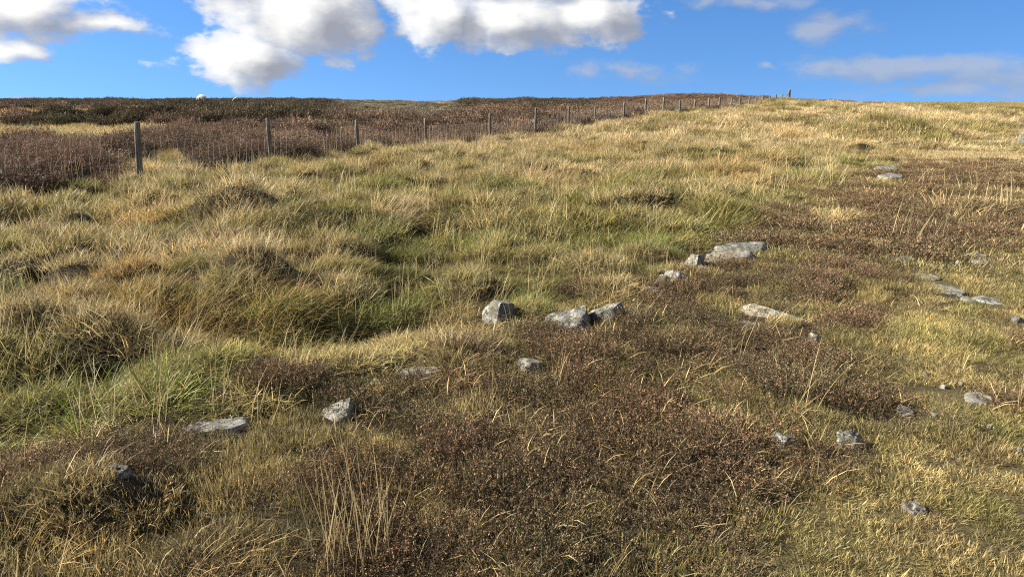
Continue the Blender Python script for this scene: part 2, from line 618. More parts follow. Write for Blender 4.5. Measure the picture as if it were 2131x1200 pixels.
def link(name, me, parent=None, loc=None, label=None, cat=None, group=None, kind=None):
    o = bpy.data.objects.new(name, me)
    COL.objects.link(o)
    if parent:
        o.parent = parent
    if loc is not None:
        o.location = loc
    for k, v in (('label', label), ('category', cat), ('group', group), ('kind', kind)):
        if v:
            o[k] = v
    return o


class Geo:
    """collects blades and leaves as numpy arrays"""
    def __init__(self):
        self.v, self.q, self.t, self.c, self.n = [], [], [], [], 0

    def blades(self, root, az, L, tilt, bend, w, col, face=None, segs=3):
        N = len(az)
        face = RNG.uniform(0, math.pi, N) if face is None else face
        side = np.stack([np.cos(face), np.sin(face), np.zeros(N)], 1)
        d = np.stack([np.cos(az), np.sin(az)], 1)
        pos = root.copy()
        rows = []
        for k in range(segs + 1):
            if k < segs:
                ww = (w * (1.0 - .30 * k / segs))[:, None] * .5
                rows.append(pos - side * ww)
                rows.append(pos + side * ww)
            else:
                rows.append(pos)
            th = tilt + bend * (k / segs) ** 1.2
            st = (L / segs)
            pos = pos + np.stack([d[:, 0] * np.sin(th) * st, d[:, 1] * np.sin(th) * st, np.cos(th) * st], 1)
        nv = 2 * segs + 1
        V = np.stack(rows, 1).reshape(-1, 3)
        b = self.n + np.arange(N)[:, None] * nv
        for k in range(segs - 1):
            self.q.append(np.concatenate([b + 2 * k, b + 2 * k + 1, b + 2 * k + 3, b + 2 * k + 2], 1))
        k = segs - 1
        self.t.append(np.concatenate([b + 2 * k, b + 2 * k + 1, b + 2 * k + 2], 1))
        self.v.append(V)
        self.c.append(np.repeat(col, nv, 0))
        self.n += N * nv
        return pos

    def leaves(self, pos, s, col, up=.0, ratio=.55, axis=None):
        """small diamond leaves or florets at random attitudes"""
        N = len(pos)
        a = RNG.normal(size=(N, 3))
        a[:, 2] += up
        if axis is not None:
            a = a * .5 + axis
        a /= np.linalg.norm(a, axis=1)[:, None]
        b = np.cross(a, RNG.normal(size=(N, 3)))
        b /= np.linalg.norm(b, axis=1)[:, None] + 1e-9
        s = s[:, None]
        V = np.stack([pos - a * s, pos + b * s * ratio, pos + a * s, pos - b * s * ratio], 1).reshape(-1, 3)
        base = self.n + np.arange(N)[:, None] * 4
        self.q.append(np.concatenate([base, base + 1, base + 2, base + 3], 1))
        self.v.append(V)
        self.c.append(np.repeat(col, 4, 0))
        self.n += N * 4

    def mesh(self, name, mat):
        return make_mesh(name, np.concatenate(self.v), np.concatenate(self.q) if self.q else None,
                         np.concatenate(self.t) if self.t else None, np.concatenate(self.c), mat)


def ico(sub):
    bm = bmesh.new()
    bmesh.ops.create_icosphere(bm, subdivisions=sub, radius=1.0)
    v = np.array([x.co[:] for x in bm.verts])
    f = np.array([[w.index for w in x.verts] for x in bm.faces])
    bm.free()
    return v, f


ICO = {s: ico(s) for s in (2, 3, 4)}


def disc(N, r):
    a = RNG.uniform(0, 2 * math.pi, N)
    q = r * np.sqrt(RNG.uniform(0, 1, N))
    return np.stack([q * np.cos(a), q * np.sin(a), np.zeros(N)], 1), a


def blade_cols(N, spread=.45, straw=.3):
    """relative colours: most blades near the clump's tint, some bleached, some dark"""
    v = RNG.uniform(1 - spread, 1 + spread * .8, N)[:, None] * np.ones((N, 3))
    s = RNG.uniform(0, 1, N) < straw
    v[s] = v[s] * np.array([1.75, 1.50, 1.35])
    k = RNG.uniform(0, 1, N) < .6 * spread
    v[k] = v[k] * np.array([.50, .46, .40])
    return v


def grass_clump(R_, N, L, w, lean=.25, droop=1.0, straw=.3, wind=(1, .15), root_z=-.02, spread=.5):
    g = Geo()
    root, a = disc(N, R_)
    root[:, 2] = root_z
    out = np.stack([np.cos(a), np.sin(a)], 1) * RNG.uniform(.1, .8, N)[:, None] + RNG.normal(0, .5, (N, 2)) + np.array(wind) * lean
    az = np.arctan2(out[:, 1], out[:, 0])
    mag = np.clip(np.hypot(out[:, 0], out[:, 1]), 0, 1.6)
    Ln = L * RNG.uniform(.35, 1.2, N)
    tilt = mag * .55 + RNG.uniform(0, .2, N)
    bend = droop * RNG.uniform(.0, 1.4, N) * (.4 + mag)
    flat = RNG.uniform(0, 1, N) < .16                             # blades that lie over
    tilt = np.where(flat, RNG.uniform(.9, 1.35, N), tilt)
    bend = np.where(flat, RNG.uniform(-.3, .3, N), bend)
    g.blades(root, az, Ln, tilt, bend, w * RNG.uniform(.6, 1.35, N), blade_cols(N, spread, straw))
    return g


def heather_clump(R_, N, H, leaf, per, stems=True, bushy=0.0, tone=1.0, woody=4):
    g = Geo()
    root, a = disc(N, R_)
    rr = np.hypot(root[:, 0], root[:, 1]) / R_
    Hn = H * RNG.uniform(.55, 1.1, N) * (1 - bushy * .65 * rr ** 2)
    tilt = .15 + .55 * rr * RNG.uniform(.3, 1.2, N)
    az = a + RNG.normal(0, .5, N)
    bend = RNG.uniform(-.2, .5, N)
    if stems:
        cst = np.ones((N, 1)) * np.array([[1.25, 1.2, 1.25]]) * RNG.uniform(.4, 1.5, (N, 1))
        g.blades(root - np.array([0, 0, .02]), az, Hn, tilt, bend, np.full(N, max(.0016, leaf * .28)), cst)
    if bushy > .5:
        # woody heart of the bush: opaque dome added to stop light passing through
        cv, cf = ICO[2]
        up = cv[:, 2] > -.25
        idx = -np.ones(len(cv), int)
        idx[up] = np.arange(up.sum())
        cc = cv[up] * np.array([R_ * .62, R_ * .62, H * .56]) * RNG.uniform(.82, 1.12, (up.sum(), 1))
        ft = cf[np.all(up[cf], axis=1)]
        g.t.append(idx[ft] + g.n)
        g.v.append(cc)
        g.c.append(np.tile([[.40, .36, .34]], (len(cc), 1)))
        g.n += len(cc)
    # bare woody stems showing between the shoots
    nb = max(3, N // woody)
    rb, ab = disc(nb, R_)
    g.blades(rb, RNG.uniform(0, 6.283, nb), H * RNG.uniform(.5, 1.25, nb), RNG.uniform(.2, 1.1, nb), RNG.uniform(-.5, .9, nb), np.full(nb, max(.0018, leaf * .3)),
             np.array([[1.8, 1.8, 1.9]]) * RNG.uniform(.4, 1.3, (nb, 1)))
    # florets and scale leaves up the shoots
    tt = RNG.uniform(.28, 1.03, (N, per))
    th = tilt[:, None] + bend[:, None] * tt * .5
    r = Hn[:, None] * tt
    pos = np.stack([root[:, 0:1] + np.cos(az)[:, None] * np.sin(th) * r, root[:, 1:2] + np.sin(az)[:, None] * np.sin(th) * r, np.cos(th) * r], 2).reshape(-1, 3)
    pos = pos + RNG.normal(0, leaf * .9, pos.shape)
    M = len(pos)
    axis = np.stack([np.cos(az)[:, None] * np.sin(th), np.sin(az)[:, None] * np.sin(th), np.cos(th)], 2).reshape(-1, 3)
    shoot = np.repeat(RNG.uniform(0, 1, N), per)                      # some shoots green, some in dead flower
    kind = .55 * RNG.uniform(0, 1, M) + .45 * shoot + .30 * (tt.reshape(-1) - .6)
    c = np.where((kind < .40)[:, None], np.array([[.44, .60, .36]]), np.where((kind < .74)[:, None], np.array([[1.05, .95, .84]]), np.array([[2.05, 1.80, 1.62]])))
    c = c ** tone * RNG.uniform(1 - .5 * tone, 1 + .45 * tone, (M, 1))
    g.leaves(pos, leaf * RNG.uniform(.6, 1.5, M), c, up=.3, ratio=.36, axis=axis)
    return g


# ------------------------------------------------------------------ palettes and what grows where
C = lambda *v: np.array(v, float)
STRAW, PALE, OLIVE, GREEN = C(.395, .298, .128), C(.470, .385, .215), C(.198, .178, .052), C(.150, .185, .036)
ORANGE, TURF, RUSSET = C(.34, .190, .058), C(.300, .258, .115), C(.170, .108, .060)
HRED, HDARK, HGREY, HPINK = C(.116, .081, .053), C(.058, .053, .033), C(.150, .140, .115), C(.158, .105, .076)


def lerp(a, b, t):
    t = np.clip(t, 0, 1)[:, None]
    return a * (1 - t) + b * t


P_GREEN = [patch(*p) for p in [(330, 830, .55, .35), (130, 790, .8, .5), (520, 760, .5, .35), (60, 420, .9, .7), (140, 398, .9, .4), (700, 620, .9, .4), (1150, 520, 1.0, .6),
                               (1080, 610, .35, .2), (960, 600, .5, .35), (800, 570, .7, .4), (1350, 500, .5, .4), (1240, 490, .7, .5), (560, 640, .9, .4), (930, 470, .6, .5), (620, 360, 1.0, .7),
                               (840, 400, .8, .6), (1520, 430, .8, .7), (1640, 370, 1.2, 1.2), (1760, 345, 1.5, 1.5), (1920, 300, 2.5, 1.5), (2060, 268, 3.0, 1.6), (450, 360, .8, .5),
                               (200, 860, .35, .25), (1250, 440, .6, .6), (1500, 470, .6, .5)]]
P_PALE = [patch(*p) for p in [(960, 740, .30, .22), (2000, 420, .9, .6), (1750, 445, .45, .3), (1050, 310, 2.5, 1.2), (1180, 370, 1.2, .8), (800, 430, .8, .4), (1400, 360, 2.0, 1.0), (560, 400, .8, .4), (350, 440, .8, .4),
                              (540, 470, .8, .35), (500, 540, .7, .3), (600, 610, .7, .25), (30, 1150, .3, .2), (1240, 285, 4, 2), (1500, 300, 5, 3), (1700, 260, 9, 5), (1850, 240, 12, 7), (300, 380, 1.2, .3), (2080, 330, 1.5, 1.5)]]
P_ORANGE = [patch(*p) for p in [(290, 490, .55, .5), (330, 470, .5, .4), (1260, 320, 1.4, .8), (1350, 315, 1.4, .9), (350, 670, .5, .3), (230, 620, .5, .3), (1640, 290, 2, 2), (480, 745, .3, .2), (720, 350, .8, .5)]]
P_HEATHERY = [patch(*p) for p in [(250, 945, .34, .16), (120, 1000, .3, .18), (30, 1010, .25, .2), (640, 800, .4, .2), (1280, 600, .6, .3), (560, 810, .3, .15), (1400, 540, .4, .25), (420, 640, .3, .15),
                                  (900, 1000, .5, .6), (1150, 900, .8, .6), (1200, 1100, .5, .3), (1250, 730, .5, .3), (1380, 1000, .3, .4), (1020, 850, .5, .4), (1650, 740, .35, .35), (1780, 600, .6, .5), (1650, 560, .5, .4), (1900, 490, 1.2, .5),
                                  (2050, 470, 1.0, .4), (2050, 380, 1.6, .7), (1890, 400, 1.0, .5), (1950, 370, 1.4, .6), (2120, 440, .9, .5), (1840, 800, .3, .2), (1780, 830, .3, .2), (1600, 460, .6, .4), (1700, 500, .7, .4),
                                  (1860, 640, .4, .25), (1330, 750, .3, .2), (780, 860, .4, .2)]]
P_GRASSY = [patch(*p) for p in [(1420, 690, .22, .12), (1310, 720, .16, .08), (1560, 850, .28, .14), (1480, 800, .25, .1), (620, 960, .45, .25), (500, 900, .4, .15), (450, 1040, .4, .25), (820, 1010, .18, .12), (1360, 870, .2, .1), (1730, 690, .25, .15),
                                (1560, 600, .5, .12), (1600, 1100, .2, .12), (1180, 850, .14, .08), (1700, 780, .3, .2), (1580, 730, .15, .1), (250, 1100, .4, .25), (600, 1130, .3, .2), (1050, 770, .2, .12), (560, 870, .25, .1), (1540, 1130, .14, .08),
                                (870, 760, .3, .15), (1760, 900, .25, .15), (2000, 420, .8, .5), (1750, 445, .5, .3), (90, 1120, .5, .30), (340, 1040, .5, .22), (500, 985, .4, .2), (620, 1050, .3, .2), (450, 1150, .5, .25), (150, 900, .5, .12)]]
P_BARE = [patch(*p) for p in [(2000, 545, 1.0, .28), (1890, 545, .7, .15), (1960, 800, .30, .10), (1860, 870, .2, .08), (1920, 870, .25, .06), (1830, 985, .12, .06), (1980, 620, .6, .15), (1940, 640, .4, .12), (1930, 1080, .1, .04), (1960, 950, .14, .05), (1990, 1125, .07, .03)]]


def zones(x, y):
    """weights: beyond the fence, rough grass, heath, turf"""
    fs = fence_side(x, y)
    beyond = sstep(.25, -.25, fs + .25 * fbm(x, y, .9, 51, 2))
    he, te = heath_edge(x, y), turf_edge(x, y)
    heath = sstep(-.12, .22, he) * (1 - beyond)
    turf = sstep(-.15, .25, te) * heath
    heath = heath - turf
    rough = np.clip(1 - beyond - heath - turf, 0, 1)
    return beyond, rough, heath, turf


def heather_cover(x, y):
    """share of low heather, 0..1, on this side of the fence"""
    b, r, h, t = zones(x, y)
    n = fbm(x, y, .55, 61, 3)
    n2 = fbm(x, y, 2.2, 63, 2)
    far = sstep(9, 22, y)
    n3 = fbm(x, y, .2, 65, 2)
    v = h * (.56 + .50 * n + .20 * n2 + .85 * n3 - .08 * far) + t * np.clip(-.10 + .8 * n + .4 * n2 + .4 * n3, 0, 1) + r * np.clip(-.45 + .8 * n, 0, .4) * sstep(-1.6, -.2, heath_edge(x, y))
    v = v + (.45 + .5 * n3) * field(x, y, P_HEATHERY) - .8 * field(x, y, P_GRASSY) * (1 - .3 * t)
    v = v - .5 * field(x, y, P_BARE)
    v = np.where(h > .5, .10 + .66 * np.clip(v, 0, 1.1), v)
    v = v * sstep(25, 16.5, y + 2.5 * n2)
    return np.clip(v, 0, 1)


def grass_tint(x, y):
    b, r, h, t = zones(x, y)
    n = fbm(x, y, .9, 71, 3)
    n2 = fbm(x, y, 3.2, 73, 2)
    n3 = fbm(x, y, .3, 75, 2)
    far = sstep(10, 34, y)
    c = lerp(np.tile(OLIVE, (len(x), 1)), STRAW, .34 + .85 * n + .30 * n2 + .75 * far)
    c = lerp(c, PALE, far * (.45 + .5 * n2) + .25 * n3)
    c = lerp(c, GREEN, np.clip(.85 * fbm(x, y, 1.1, 77, 3) + .30 - .5 * far, 0, .8) * r)
    c = lerp(c, GREEN * 1.05, .65 * field(x, y, P_GREEN) * (.75 + .6 * n3))
    c = lerp(c, OLIVE * 1.1, far * np.clip(fbm(x, y, 3.0, 79, 3) * 1.6 - .15, 0, .85))
    c = lerp(c, PALE, .75 * field(x, y, P_PALE))
    c = lerp(c, ORANGE, .55 * field(x, y, P_ORANGE) + np.clip(.5 * fbm(x, y, 2.0, 81, 2) - .12, 0, .4) * (r + b))
    tc_ = lerp(np.tile(TURF, (len(x), 1)), PALE * C(.98, .93, .74), .30 + .7 * n3)
    tc_ = lerp(tc_, C(.190, .195, .058), .35 * n + .15)
    n4 = fbm(x, y, .16, 83, 2)
    n5 = fbm(x, y, .42, 85, 3)
    tc_ = lerp(tc_, C(.150, .118, .066), np.clip(.9 * n4 + .10, 0, .8))
    tc_ = lerp(tc_, C(.170, .182, .050), np.clip(1.1 * n5 - .02, 0, .75))
    c = lerp(c, tc_, t)
    hc = lerp(np.tile(C(.195, .168, .078), (len(x), 1)), PALE * C(.85, .82, .66), .25 + .8 * n3)
    hc = lerp(hc, C(.190, .210, .060), .5 * n + .15)
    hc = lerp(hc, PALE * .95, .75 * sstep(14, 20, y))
    c = lerp(c, hc, h)
    c = c * (1 + .16 * n3)[:, None]
    return np.clip(c, .01, .8)


P_ORANGE_FAR = [(-32, 49, 7, 4.8), (-26.5, 49.5, 5, 4.6), (-40, 47, 8, 5.5), (-23.5, 51, 3, 3)]


def beyond_kind(x, y):
    """beyond the fence: share of tall heather and its tint"""
    fs = -fence_side(x, y)
    n = fbm(x, y, 2.4, 91, 3)
    n2 = fbm(x, y, 7.0, 93, 2)
    red = lerp(np.tile(HRED, (len(x), 1)), HPINK, .5 + .6 * fbm(x, y, .8, 95, 2))
    bear = x / np.maximum(y, 1)
    # an old dark stand on the left, greyer cropped heather in the middle distance, a dark ridge behind
    old = sstep(39, 42, y + 1.2 * n + 1.2 * n2) * sstep(-.22, -.27, bear + .03 * n2) * sstep(-.52, -.46, bear)
    old = np.maximum(old, sstep(55, 58, y + 2 * n) * sstep(-.42, -.48, bear))
    old = np.maximum(old, sstep(.25, .5, np.exp(-((y - 41 - n) / 2.6) ** 2)) * sstep(-.70, -.63, bear + .02 * n2) * sstep(-.42, -.48, bear))
    grey = sstep(44, 47, y + 1.5 * n) * sstep(-.27, -.22, bear + .03 * n2) * sstep(-.05, -.09, bear)
    ridge = sstep(58, 64, y + 2 * n) * sstep(-.09, -.05, bear) * sstep(.14, .10, bear)
    c = lerp(red, HGREY * C(1, .96, .85), .85 * grey)
    c = lerp(c, HDARK * C(1.1, .98, .9), .9 * ridge)
    c = lerp(c, lerp(np.tile(HDARK * C(1.0, 1.05, .85), (len(x), 1)), HRED * .72, .35 + .8 * n + .2 * sstep(55, 80, y)), old)
    # grassy strip between the red and the dark heather
    near_edge = np.interp(bear, [-.9, -.58, -.50, -.36, -.2], [22, 21.5, 27, 35, 37]) + 1.4 * n
    strip = sstep(-.8, .8, y - near_edge) * sstep(40.5, 38, y + n) * sstep(-.10, -.18, bear + .03 * n2)
    strip = np.maximum(strip, 1.2 * np.exp(-(((x + 8.2 - (y - 15.5) * -.35) / .9) ** 2 + ((y - 16.6) / 3.0) ** 4)))
    cover = np.clip(.92 + .35 * n - (1.05 + .5 * n2) * strip - 1.5 * field(x, y, P_ORANGE_FAR) + .6 * old * (field(x, y, P_ORANGE_FAR) < .3), 0, 1)
    cover = np.where(fs < .35, cover * .5, cover)
    size = .95 + .3 * n + .10 * old + .05 * ridge - .42 * grey - .22 * sstep(60, 95, y)
    return cover, c, np.clip(size, .25, 2), old


# ------------------------------------------------------------------ stones (placed first: nothing grows through them)
# name, label, px, base py, width px, height px, form, material, yaw, tilt
STONES = [
    ('boulder', 'angular grey boulder with one bright face, standing alone on the grass edge', 1040, 671, 66, 50, 'block', 0),
    ('wedge_stone', 'cracked grey wedge-shaped stone rising to a dark notched top, beside a thin tilted slab', 1192, 690, 96, 50, 'wedge', 0),
    ('tilted_slab', 'thin tilted grey slab propped up with a dark hollow under it', 1266, 672, 66, 32, 'tilt', 0),
    ('low_stone', 'low half-buried dark grey stone with grass over one end', 1366, 618, 48, 18, 'dome', 3),
    ('hump_stone', 'rounded pale grey stone with a dark crease across it', 1410, 593, 50, 30, 'dome', 1),
    ('hump_stone', 'small pale rounded stone touching a larger creased stone', 1383, 590, 26, 19, 'dome', 1),
    ('upright_stone', 'small upright pale angular stone leaning against a long slab', 1452, 556, 42, 35, 'block', 1),
    ('outcrop_slab', 'long grey outcrop slab with pitted dark streaks, highest of the outcrop', 1556, 531, 118, 34, 'slab', 0),
    ('outcrop_slab', 'tan and black streaked front slab of the outcrop', 1528, 551, 112, 38, 'slab', 2),
    ('flat_stone', 'pale flat stone just behind the long outcrop slab', 1506, 500, 44, 13, 'flat', 1),
    ('flat_stone', 'thin pale flake of stone at the foot of dark green rushes', 1549, 474, 34, 9, 'flat', 1),
    ('flat_stone', 'thin pale flat stone in brown heather behind the outcrop', 1578, 490, 42, 10, 'flat', 1),
    ('flat_stone', 'small grey flat stone in heather beyond the outcrop', 1636, 460, 40, 9, 'flat', 0),
    ('flat_stone', 'tiny pale stone chip at the foot of the upright stone', 1466, 563, 24, 7, 'flat', 1),
    ('long_slab', 'long narrow pale slab sloping down to a dark end in the heather', 1618, 662, 132, 40, 'ridge', 2),
    ('flat_stone', 'flat pale grey stone in heather below the long narrow slab', 1562, 686, 42, 16, 'flat', 1),
    ('pebble', 'small white pebble beside the long narrow slab', 1638, 626, 11, 9, 'dome', 1),
    ('pebble', 'small dark stone at the lower end of the long narrow slab', 1698, 712, 26, 18, 'dome', 3),
    ('pale_slab', 'rough pale lichened slab tipped up among dry grass', 700, 880, 80, 48, 'wedge', 1),
    ('ledge', 'wide flat pale ledge of stone with yellow moss along its back', 445, 902, 140, 26, 'flat', 1),
    ('thin_slab', 'thin pale slab showing along the top of a heather bank', 868, 786, 112, 17, 'flat', 1),
    ('pebble', 'small pale stone at the end of the heather bank slab', 781, 801, 26, 11, 'dome', 1),
    ('layered_stone', 'upper grey layer of a low outcrop beyond the heath', 1858, 361, 46, 24, 'slab', 0),
    ('layered_stone', 'lower grey layer of a low outcrop beyond the heath', 1866, 375, 52, 21, 'slab', 0),
    ('flat_stone', 'thin grey stone beside the low layered outcrop', 1920, 366, 34, 6, 'flat', 0),
    ('flat_stone', 'pale flat stone with worn earth on both sides, under dark heather', 1886, 545, 70, 13, 'flat', 1),
    ('flat_stone', 'small pale flat stone among short heather and turf', 1766, 543, 30, 10, 'flat', 1),
    ('flat_stone', 'bright pale flat stone with a dark lower edge on the turf', 1994, 616, 58, 17, 'flat', 1),
    ('flat_stone', 'dull pale flat stone sunk in yellow turf', 1946, 584, 40, 12, 'flat', 1),
    ('flat_stone', 'broad grey and white mottled stone on the turf', 2080, 635, 56, 21, 'flat', 0),
    ('flat_stone', 'small pale stone between two larger flat stones on the turf', 2026, 630, 26, 9, 'flat', 1),
    ('flat_stone', 'long thin pale stone in a bare worn patch', 2038, 536, 52, 7, 'flat', 1),
    ('flat_stone', 'short thin pale stone in a bare worn patch', 2050, 550, 36, 6, 'flat', 1),
    ('pebble', 'white pebble pair beside the bare worn patch', 1997, 549, 12, 9, 'dome', 1),
    ('flat_stone', 'grey stone half sunk in turf near the mottled stone', 2122, 672, 24, 15, 'dome', 0),
    ('rugged_stone', 'rugged grey and black stone with pale lichen near a turf edge', 1781, 938, 66, 54, 'rugged', 0),
    ('flat_stone', 'smooth brownish grey stone half hidden in dark heather', 1636, 934, 54, 26, 'dome', 3),
    ('pebble', 'small tan rounded stone lying in dark heather', 1518, 935, 24, 15, 'dome', 4),
    ('flat_stone', 'pale stone sloping in heather beside bare earth', 1893, 868, 36, 17, 'flat', 1),
    ('pebble', 'short pale bar-shaped stone lying on bare earth', 1951, 868, 19, 7, 'dome', 1),
    ('flat_stone', 'rough pale stone flush with the turf', 2052, 844, 58, 24, 'flat', 1),
    ('pebble', 'small round white stone on yellow turf', 2063, 893, 12, 12, 'dome', 1),
    ('pebble', 'small white stone at the turf beside a dark heather tuft', 2127, 941, 14, 12, 'dome', 1),
    ('pebble', 'small bluish grey stone in a scrape of bare earth', 1930, 784, 11, 12, 'dome', 0),
    ('pebble', 'pale stone chip at the end of a scrape of bare earth', 2004, 803, 14, 9, 'dome', 1),
    ('pebble', 'dark pointed stone in the middle of a scrape of bare earth', 1967, 810, 15, 13, 'block', 3),
    ('flat_stone', 'flat grey stone level with short turf', 1914, 1072, 46, 20, 'flat', 3),
    ('flat_stone', 'dark grey stone sunk in deep heather below the wedge-shaped stone', 1102, 778, 62, 24, 'dome', 3),
    ('flat_stone', 'small grey stone under a red-brown heather fringe', 232, 988, 58, 14, 'flat', 0),
    ('pebble', 'small grey pebble in heather between two grassy patches', 1690, 806, 14, 9, 'dome', 0),
    ('pebble', 'small grey pebble showing through dark heather', 1376, 776, 15, 9, 'dome', 0),
    ('boulder', 'smooth dark grey boulder beside the far end of the turf track', 2148, 303, 36, 44, 'dome', 3),
]
ROCK_MATS = [M_ROCK, M_ROCK2, M_ROCK3, M_ROCK4, M_TAN]
STONE_SPOTS = []


def build_stones():
    for i, (name, label, px, py, wpx, hpx, form, mi) in enumerate(STONES):
        rr = random.Random(100 + i)
        X, Y, D = hit(px, py, height)
        depth = D * abs(ray(px, py).y * math.cos(PITCH) - ray(px, py).z * math.sin(PITCH))
        k = depth / F_PX
        down = math.asin(min(.95, -ray(px, py).z))
        w = wpx * k
        hv = hpx * k
        v, f = ICO[4 if wpx > 30 else 3]
        p = v.copy()
        planes = []
        tilt = (0, 0)
        yaw = rr.uniform(-.3, .3)
        if form == 'block':
            planes = [((-.78, -.52, .34), .40), ((.66, -.74, .06), .40), ((.12, .1, 1), .50), ((.95, .3, .1), .55), ((-.3, .9, .2), .6), ((-.55, -.1, .8), .50)]
            dims = (w * .58, w * .52, hv * .84)
            yaw = 0
        elif form == 'wedge':
            planes = [((-.42, -.30, .86), .30), ((.92, -.20, .25), .55), ((0, -.95, .2), .62), ((.1, .9, .4), .6), ((.35, -.6, .7), .55)]
            dims = (w * .62, w * .50, hv * .86)
            yaw = .15
        elif form == 'tilt':
            planes = [((0, 0, 1), .30), ((0, 0, -1), .30), ((.9, -.3, 0), .7), ((-.8, -.5, 0), .7), ((0, -1, .1), .6)]
            dims = (w * .62, w * .42, w * .30)
            tilt = (0, -.38)
        elif form == 'slab':
            planes = [((-.12, -.16, 1), .34), ((0, -.92, .4), .66), ((.8, -.45, .4), .72), ((-.7, -.3, .65), .62), ((.1, .95, .3), .7)]
            dims = (w * .58, max(w * .30, hv * 1.1), hv * .58)
            yaw = .16
        elif form == 'ridge':
            planes = [((.12, -.55, .8), .32), ((.3, .6, .7), .34), ((-.8, -.2, .5), .75)]
            dims = (w * .62, w * .15, hv * .48)
            yaw = -.62
        elif form == 'rugged':
            planes = [((-.5, -.5, .6), .52), ((.6, -.5, .5), .6), ((0, 0, 1), .62), ((.2, -.9, .1), .6)]
            dims = (w * .55, w * .5, hv * .62)
        elif form == 'flat':
            planes = [((rr.uniform(-.15, .15), -.12, 1), .30), ((0, -.9, .3), .75), ((.85, -.4, .2), .8), ((-.7, -.6, .3), .78)]
            dims = (w * .55, min(max(hv * .5 / max(math.sin(down), .2), w * .2), w * .8), max(.034, min(.075, w * .12)))
        else:
            planes = [((-.5, -.3, .75), .66), ((.55, -.6, .5), .7), ((.1, -.9, .2), .74), ((.3, .2, .95), .68)]
            dims = (w * .56, w * .50, hv * .80)
        for n_, d_ in planes:
            n_ = np.array(n_, float)
            n_ /= np.linalg.norm(n_)
            ex = p @ n_ - d_
            p = p - np.maximum(ex, 0)[:, None] * n_ * .96
        for _ in range(5):
            n_ = np.array([rr.gauss(0, 1), rr.gauss(0, 1), rr.gauss(.2, .6)])
            n_ /= np.linalg.norm(n_)
            ex = p @ n_ - rr.uniform(.66, .82)
            p = p - np.maximum(ex, 0)[:, None] * n_ * .9
        amp = {'rugged': .20, 'wedge': .07, 'slab': .07, 'flat': .16, 'ridge': .08, 'block': .03, 'tilt': .06}.get(form, .05)
        seed = Vector((i * 3.1, i * 1.7, 0))
        for j in range(len(p)):
            q = Vector(p[j])
            n1 = mnoise.noise(q * 2.3 + seed)
            n2 = mnoise.noise(Vector((q.x * 5, q.y * 5, q.z * 9)) + seed)
            n3 = mnoise.noise(Vector((q.x * 2, q.y * 2, q.z * 16)) + seed)
            p[j] += v[j] * (amp * n1 + amp * .55 * n2 + amp * .35 * n3)
        top_ = p[:, 2].max()
        p = p * np.array([dims[0] / max(abs(p[:, 0]).max(), .3), dims[1] / max(abs(p[:, 1]).max(), .3), 1])
        p[:, 2] *= dims[2] / top_
        cy, sy = math.cos(tilt[1]), math.sin(tilt[1])
        p = np.stack([p[:, 0] * cy + p[:, 2] * sy, p[:, 1], -p[:, 0] * sy + p[:, 2] * cy], 1)
        me = make_mesh(name, p, None, f, None, ROCK_MATS[mi], smooth=True)
        # the pixel marks the front foot of the stone: step back by its half depth
        y0 = Y + dims[1] * .80
        z0 = float(height(X, y0))
        sink = {'flat': .12, 'slab': .05, 'ridge': 0, 'block': .14, 'wedge': .14, 'dome': -.04}.get(form, .08) * dims[2]
        o = link(name, me, None, (X, y0, z0 - sink), label, 'stone')
        if form == 'tilt':
            o.location.z += hv * .30
        o.rotation_euler = (0, 0, yaw)
        STONE_SPOTS.append((X, y0, dims[0], dims[1], yaw, form))


build_stones()


def off_stones(x, y, grow=1.0):
    keep = np.ones(len(x), bool)
    for (X, Y, a, b, yaw, form) in STONE_SPOTS:
        c, s = math.cos(-yaw), math.sin(-yaw)
        dx, dy = x - X, y - Y
        u, w = dx * c - dy * s, dx * s + dy * c
        gr = 1.08 if form == 'flat' else .90
        aa, bb = a * gr * grow + .015, b * gr * grow + .03
        keep &= ((u / aa) ** 2 + (w / bb) ** 2) > 1
        # thin the growth right in front of a stone, so that its foot shows
        front = (np.abs(u) < a * .85) & (w < 0) & (w > -b - .16)
        keep &= ~(front & (RNG.uniform(0, 1, len(x)) < (.15 if form == 'flat' else .40)))
    return keep


